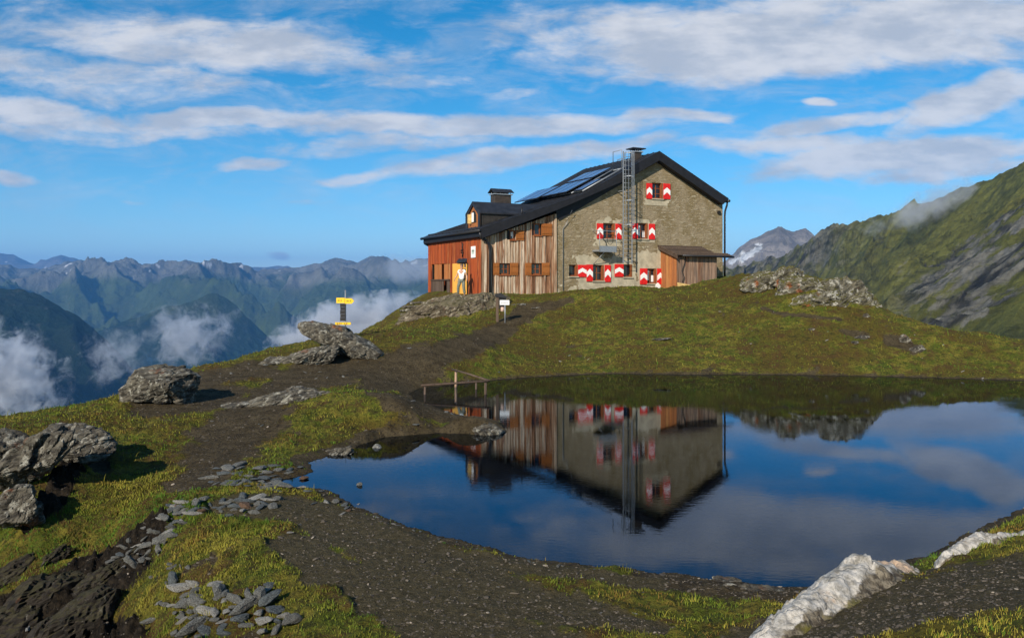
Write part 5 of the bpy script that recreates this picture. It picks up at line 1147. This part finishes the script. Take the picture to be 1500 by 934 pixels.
# gravel and grass: uncountable, one object each
def scatter_pts(count, k_lo, k_hi, y_lo, y_hi, power=1.0):
    u = rng.random(count) ** power; Yv = y_lo * (y_hi / y_lo) ** u; kv = rng.uniform(k_lo, k_hi, count); return kv * Yv, Yv
X_, Y_ = scatter_pts(60000, -.66, .66, 5.2, 34)
Zc, Sd = T(X_, Y_); mk_ = masks(X_, Y_, Zc, Sd); keep = (np.maximum(np.maximum(mk_[:, 2], mk_[:, 0]), mk_[:, 1]) + rng.normal(0, .12, len(X_)) > .62) & (Sd > .02)
X_, Y_ = X_[keep][:16000], Y_[keep][:16000]; Zv = Zg(X_, Y_); n_ = len(X_)
IV, IF = ico(1); sz = rng.gamma(2.0, .0030, n_) * (Y_ / 9) ** .45 + .003; rot = rng.normal(size=(n_, 3, 3)) * .35 + np.eye(3)[None]
VV = np.einsum('nij,vj->nvi', rot, IV) * sz[:, None, None] * np.array([1, .85, .5]); VV += np.c_[X_, Y_, Zv + sz * .15][:, None, :]
FF = (IF[None] + (np.arange(n_) * len(IV))[:, None, None]).reshape(-1, 3)
tn = np.repeat(np.where(rng.random(n_) < .03, rng.uniform(.15, .28, n_), rng.uniform(.035, .11, n_)), len(IV))[:, None] * np.array([1.1, .94, .76])
def attr_mat(name, attr, rough=.9, trans=0.0):
    m, nn, p = mat(name); a = nn.new('ShaderNodeAttribute', attribute_name=attr); nn.put(p.inputs['Base Color'], a.outputs['Color']); p.inputs['Roughness'].default_value = rough; p.inputs['Specular IOR Level'].default_value = .15; return m
M['gravel'] = attr_mat('gravel', 'tint'); M['grass'] = attr_mat('grass_blades', 'tint')
o = mesh_np('gravel', VV.reshape(-1, 3), FF, M['gravel'], smooth=False, attrs={'tint': tn}); tag(o, 'fine grey gravel scattered over the bare ground', 'gravel', kind='stuff')

X_, Y_ = scatter_pts(460000, -.68, .68, 4.6, 56, .85)
X_ = np.r_[X_[:400000], rng.uniform(-8.5, -2.2, 70000)]; Y_ = np.r_[Y_[:400000], rng.uniform(8.5, 15, 70000)]; pm_ = rng.permutation(len(X_)); X_, Y_ = X_[pm_], Y_[pm_]
Zc, Sd = T(X_, Y_); mk_ = masks(X_, Y_, Zc, Sd); P_ = np.c_[X_, Y_, X_ * 0]
fr_ = np.clip(np.log(np.clip(Y_, 1.2, 95) / 1.2) / np.log(95 / 1.2) * (NR - 1), 0, NR - 1).astype(int); fc_ = np.clip(np.interp(X_ / (Y_ + 2.0), kk, np.arange(NC)), 0, NC - 1).astype(int); mk_[:, 1] = np.maximum(mk_[:, 1], st_[fr_, fc_])
cl = fbm(P_ * 1.4 + 3, 4); cl2 = fbm(P_ * .45 + 9, 3); cl3 = fbm(P_ * 5 + 1, 2)
keep = (mk_.max(1) + .35 * cl3 + .3 * cl < .52) & (Sd > .03) & (cl * .5 + cl3 * .6 + rng.normal(0, .22, len(X_)) > -.02) & ((Y_ < 26) | (rng.random(len(X_)) < .45))
keep &= ~((np.abs(X_ - 5) < 12) & (Y_ > 44.0) & (Y_ < 56) & (X_ < 12.5) & ((Y_ - 46.2) > (X_ + 1.9) * .50))
X_, Y_, cl, cl2, cl3 = (a[keep][:210000] for a in (X_, Y_, cl, cl2, cl3)); Zv = Zg(X_, Y_); n_ = len(X_); print('GRASS', n_)
hgt = (.035 + .035 * rng.random(n_) + .04 * np.clip(cl + .1, 0, 1)) * (Y_ / 9) ** .38 * (1 + .5 * (rng.random(n_) < .06)); hgt *= .30 + .22 * sstep(6.0, 9.5, Y_); hgt *= (1 + 1.0 * (rng.random(n_) < .04)) * (.7 + 1.1 * sstep(.0, .5, cl3))
cor_ = (X_ > 1.8) & (Y_ < 7.4); hgt = np.where(cor_, hgt * (1.5 + 1.2 * sstep(-.1, .4, cl)), hgt)
wd = .0036 * (Y_ / 8) ** .85; an = rng.uniform(0, 2 * math.pi, n_); le = rng.normal(0, .45, (n_, 2)) * hgt[:, None]
bx_, by_ = np.cos(an) * wd, np.sin(an) * wd
A = np.c_[X_ - bx_, Y_ - by_, Zv - .01]; B = np.c_[X_ + bx_, Y_ + by_, Zv - .01]; mid = np.c_[X_ + le[:, 0] * .4, Y_ + le[:, 1] * .4, Zv + hgt * .65]
Cc = mid - np.c_[bx_, by_, 0 * bx_] * .75; Dd = mid + np.c_[bx_, by_, 0 * bx_] * .75; E = np.c_[X_ + le[:, 0], Y_ + le[:, 1], Zv + hgt]
VV = np.stack([A, B, Dd, Cc, E], 1).reshape(-1, 3); b0_ = (np.arange(n_) * 5)[:, None]
FF = np.concatenate([b0_ + [0, 1, 2], b0_ + [0, 2, 3], b0_ + [3, 2, 4]], 0)
gcol = np.array((.088, .122, .013)); ycol = np.array((.225, .190, .030)); bcol = np.array((.150, .078, .022)); brt = np.array((.056, .120, .012))
wy_ = sstep(-.15, .40, cl2 + .5 * cl + rng.normal(0, .18, n_))[:, None]; wb_ = (sstep(.05, .40, fbm(np.c_[X_, Y_, X_ * 0] * .9 + 44, 4) + rng.normal(0, .12, n_)))[:, None] * .85; wg_ = sstep(.05, .35, -cl2 + .3 * cl3)[:, None]
dk_ = sstep(.05, .45, fbm(P_[keep][:n_] * 2.7 + 31, 3))[:, None] if False else 0
tint = gcol * (1 - wg_) + brt * wg_; tint = tint * (1 - wy_ * .75) + ycol * wy_ * .75; tint = tint * (1 - wb_) + bcol * wb_; tint = np.where(cor_[:, None] & (rng.random(n_) < .6)[:, None], ycol[None] * 1.15, tint); tint = tint * (.80 + .55 * sstep(-.3, .3, fbm(np.c_[X_, Y_, X_ * 0] * 2.2 + 70, 4)))[:, None] * rng.uniform(.8, 1.15, n_)[:, None]
tint = np.repeat(tint, 5, 0)
o = mesh_np('grass', VV, FF, M['grass'], smooth=False, attrs={'tint': tint}); tag(o, 'short olive and yellow alpine grass', 'grass', kind='stuff')

# ------------------------------------------------------------------ person stepping out at the door
fp = Hw(-.85, Sp(676.5, 433, .85)[0], 0); gz = float(Zg(fp.x, fp.y)[0])
person = tag(empty('person', (fp.x, fp.y, max(gz, EYE + (HOR - 433.5) / F * fp.y)), R(-20)), 'person in white shirt and grey trousers walking past the yellow door', 'person')
def skin_obj(name, joints, edges, material, parent, sub=2):
    me = bpy.data.meshes.new(name); me.from_pydata([j[0] for j in joints], edges, []); me.materials.append(material)
    o = bpy.data.objects.new(name, me); C.objects.link(o); o.parent = parent
    me.skin_vertices.new() if hasattr(me.skin_vertices, 'new') and not me.skin_vertices else None
    md = o.modifiers.new('skin', 'SKIN'); md.use_smooth_shade = True
    lay = me.skin_vertices[0].data if len(me.skin_vertices) else None
    if lay is None:
        bm = bmesh.new(); bm.from_mesh(me); bm.verts.layers.skin.verify(); bm.to_mesh(me); bm.free(); lay = me.skin_vertices[0].data
    for i, j in enumerate(joints): lay[i].radius = (j[1], j[1] if len(j) < 3 else j[2]); lay[i].use_root = (i == 0)
    s = o.modifiers.new('subsurf', 'SUBSURF'); s.levels = s.render_levels = sub
    return o
# facing -y (to the viewer), x to the viewer's right
J = {'pelvis': ((0, 0, .93), .13, .10), 'waist': ((0, 0, 1.08), .125, .095), 'chest': ((.0, -.02, 1.28), .155, .11), 'neck': ((.0, -.03, 1.46), .055), 'head0': ((0, -.045, 1.53), .07, .08), 'head1': ((0, -.05, 1.62), .083, .10), 'head2': ((0, -.045, 1.70), .065, .08),
     'sl': ((-.17, 0, 1.40), .06), 'el': ((-.30, .02, 1.15), .042), 'wl': ((-.36, -.14, .96), .03), 'hl': ((-.37, -.18, .90), .034, .02),
     'sr': ((.17, 0, 1.40), .06), 'er': ((.27, .07, 1.14), .042), 'wr': ((.32, -.02, .93), .03), 'hr': ((.33, -.05, .87), .034, .02),
     'tl': ((-.09, 0, .88), .09), 'kl': ((-.16, -.14, .50), .06), 'al': ((-.22, .0, .09), .038), 'fl': ((-.23, -.14, .04), .035, .03),
     'tr': ((.09, 0, .88), .09), 'kr': ((.14, -.06, .48), .06), 'ar': ((.17, .02, .09), .038), 'fr': ((.19, -.13, .04), .035, .03)}
Ek = [('pelvis', 'waist'), ('waist', 'chest'), ('chest', 'neck'), ('neck', 'head0'), ('head0', 'head1'), ('head1', 'head2'), ('chest', 'sl'), ('sl', 'el'), ('el', 'wl'), ('wl', 'hl'), ('chest', 'sr'), ('sr', 'er'), ('er', 'wr'), ('wr', 'hr'), ('pelvis', 'tl'), ('tl', 'kl'), ('kl', 'al'), ('al', 'fl'), ('pelvis', 'tr'), ('tr', 'kr'), ('kr', 'ar'), ('ar', 'fr')]
Jb = dict(J); Eb = list(Ek)
for s, hn in ((-1, 'hl'), (1, 'hr')):
    h = Vector(J[hn][0])
    for i in range(4):
        a, b_ = 'f%s%d' % (hn, i), 'g%s%d' % (hn, i); Jb[a] = (tuple(h + Vector((s * .004, -.030 + .018 * i, -.045))), .009); Jb[b_] = (tuple(h + Vector((-s * .012, -.034 + .019 * i, -.085 + .006 * abs(i - 1)))), .007); Eb += [(hn, a), (a, b_)]
    Jb['t' + hn] = (tuple(h + Vector((-s * .02, -.045, -.02))), .010); Eb += [(hn, 't' + hn)]
skinm = simple('skin', (.50, .27, .18), .6)
def sub_skin(name, keys, jj, ee, material, grow=0.0, parent=person):
    ks = [k for k in keys]; ix = {k: i for i, k in enumerate(ks)}
    return skin_obj(name, [(jj[k][0],) + tuple(r + grow for r in jj[k][1:]) for k in ks], [(ix[a], ix[b]) for a, b in ee if a in ix and b in ix], material, parent)
sub_skin('body', list(Jb), Jb, Eb, skinm)
Jt = dict(J); Jt['cl'] = ((-.24, .01, 1.26), .062); Jt['cr'] = ((.23, .04, 1.26), .062)
sub_skin('shirt', ['waist', 'pelvis', 'chest', 'sl', 'sr', 'cl', 'cr'], Jt, [('pelvis', 'waist'), ('waist', 'chest'), ('chest', 'sl'), ('chest', 'sr'), ('sl', 'cl'), ('sr', 'cr')], M['white_paint'], .018)
Jt = dict(J); Jt['bl'] = ((-.215, -.01, .12), .05); Jt['br'] = ((.168, .015, .12), .05)
sub_skin('trousers', ['pelvis', 'tl', 'kl', 'bl', 'tr', 'kr', 'br'], Jt, [('pelvis', 'tl'), ('tl', 'kl'), ('kl', 'bl'), ('pelvis', 'tr'), ('tr', 'kr'), ('kr', 'br')], simple('grey_trousers', (.15, .16, .13), .85), .026)
for a, b_ in (('al', 'fl'), ('ar', 'fr')): sub_skin('shoe', [a, b_], J, [(a, b_)], simple('shoe_leather', (.10, .10, .11), .7), .012)
hd = rock_shape((.092, .108, .075), 9, 3, cuts=0, rough=.03); hv_ = hd[0] + np.array((0, -.02, 1.71)); mesh_np('hair', hv_, hd[1], simple('grey_hair', (.16, .11, .08), .8), person)
mb = MB()
for x in (-.03, .03): mb.box((x - .012, -.155, 1.625), (x + .012, -.143, 1.637))
mb.build('eyes', M['black'], person)
mb = MB(); mb.prism([(-.015, 1.58), (.015, 1.58), (0, 1.63)], -.172, -.14); mb.build('nose', skinm, person)

# ------------------------------------------------------------------ air and low clouds
mb = MB(); mb.box((-39000, -500, -1601), (39000, 37000, 1300)); hz = mb.build('haze', [])
hm = bpy.data.materials.new('haze_air'); hm.use_nodes = True; nn = N(hm.node_tree); nn.n.clear(); out = nn.new('ShaderNodeOutputMaterial')
pv = nn.new('ShaderNodeVolumePrincipled', {'Color': (.14, .45, .98, 1), 'Density': 4.3e-5, 'Anisotropy': .0}); nn.l.new(pv.outputs[0], out.inputs['Volume']); hz.data.materials.append(hm)
tag(hz, 'thin blue mountain haze', 'haze', kind='stuff')
def cloud(px, py, Y, half, seed, dens, label, thr=.50, fs=1.0, tilt=0.0):
    c = WY(px, py, Y); V, Fc = ico(3); sx, sz = half[0] / F * Y, half[1] / F * Y; sy = half[2] if len(half) > 2 else sx
    o = mesh_np('cloud', V, Fc, (), smooth=True); o.location = c; o.scale = (sx, sy, sz); o.rotation_euler = (0, R(tilt), 0)
    m = bpy.data.materials.new('cloud_vapour'); m.use_nodes = True; q = N(m.node_tree); q.n.clear(); out = q.new('ShaderNodeOutputMaterial')
    oc = q.new('ShaderNodeTexCoord').outputs['Object']; sc_ = q.new('ShaderNodeVectorMath', {0: oc, 1: (sx / 200 * fs, sy / 200 * fs, sz / 200 * fs)}, operation='MULTIPLY').outputs[0]
    sc_ = q.new('ShaderNodeVectorMath', {0: sc_, 1: (seed * 5.1, seed * 2.7, seed)}, operation='ADD').outputs[0]
    nz = q.noise(sc_, 1.3, 7, .70, .5); nz = q.math('ADD', q.math('MULTIPLY', q.math('SUBTRACT', nz, .5), 1.9), .5); ln = q.new('ShaderNodeVectorMath', {0: oc}, operation='LENGTH').outputs['Value']
    d = q.math('SUBTRACT', q.math('ADD', nz, q.math('MULTIPLY', q.math('SUBTRACT', 1.0, ln), .62)), thr + .16)
    d = q.math('MULTIPLY', q.ramp(d, 0, .30, 0, 1), dens)
    v = q.new('ShaderNodeVolumePrincipled', {'Color': (.96, .97, 1, 1), 'Density': d, 'Anisotropy': .2}); q.l.new(v.outputs[0], out.inputs['Volume']); o.data.materials.append(m)
    tag(o, label, 'cloud'); return o
cloud(0, 552, 3000, (112, 92, 200), 1, .020, 'big white low cloud in the valley at the left edge', .50, 2.2, 25)
cloud(165, 520, 3000, (68, 66, 120), 2, .010, 'thin wispy valley cloud right of the big one', .62, 2.8, -30)
cloud(272, 490, 4200, (95, 58, 160), 3, .011, 'ragged valley cloud in front of the dark spur', .56, 2.0, -10)
cloud(515, 482, 3600, (135, 52, 220), 4, .022, 'long white cloud bank behind the yellow signpost', .40, 1.9, -14)
cloud(600, 395, 7500, (80, 26, 260), 5, .003, 'faint cloud veil on the far range left of the hut', .48, .6)
cloud(1352, 306, 1300, (115, 34, 60), 6, .020, 'small mist wisp hanging on the green mountainside', .52, 3.8, -22)
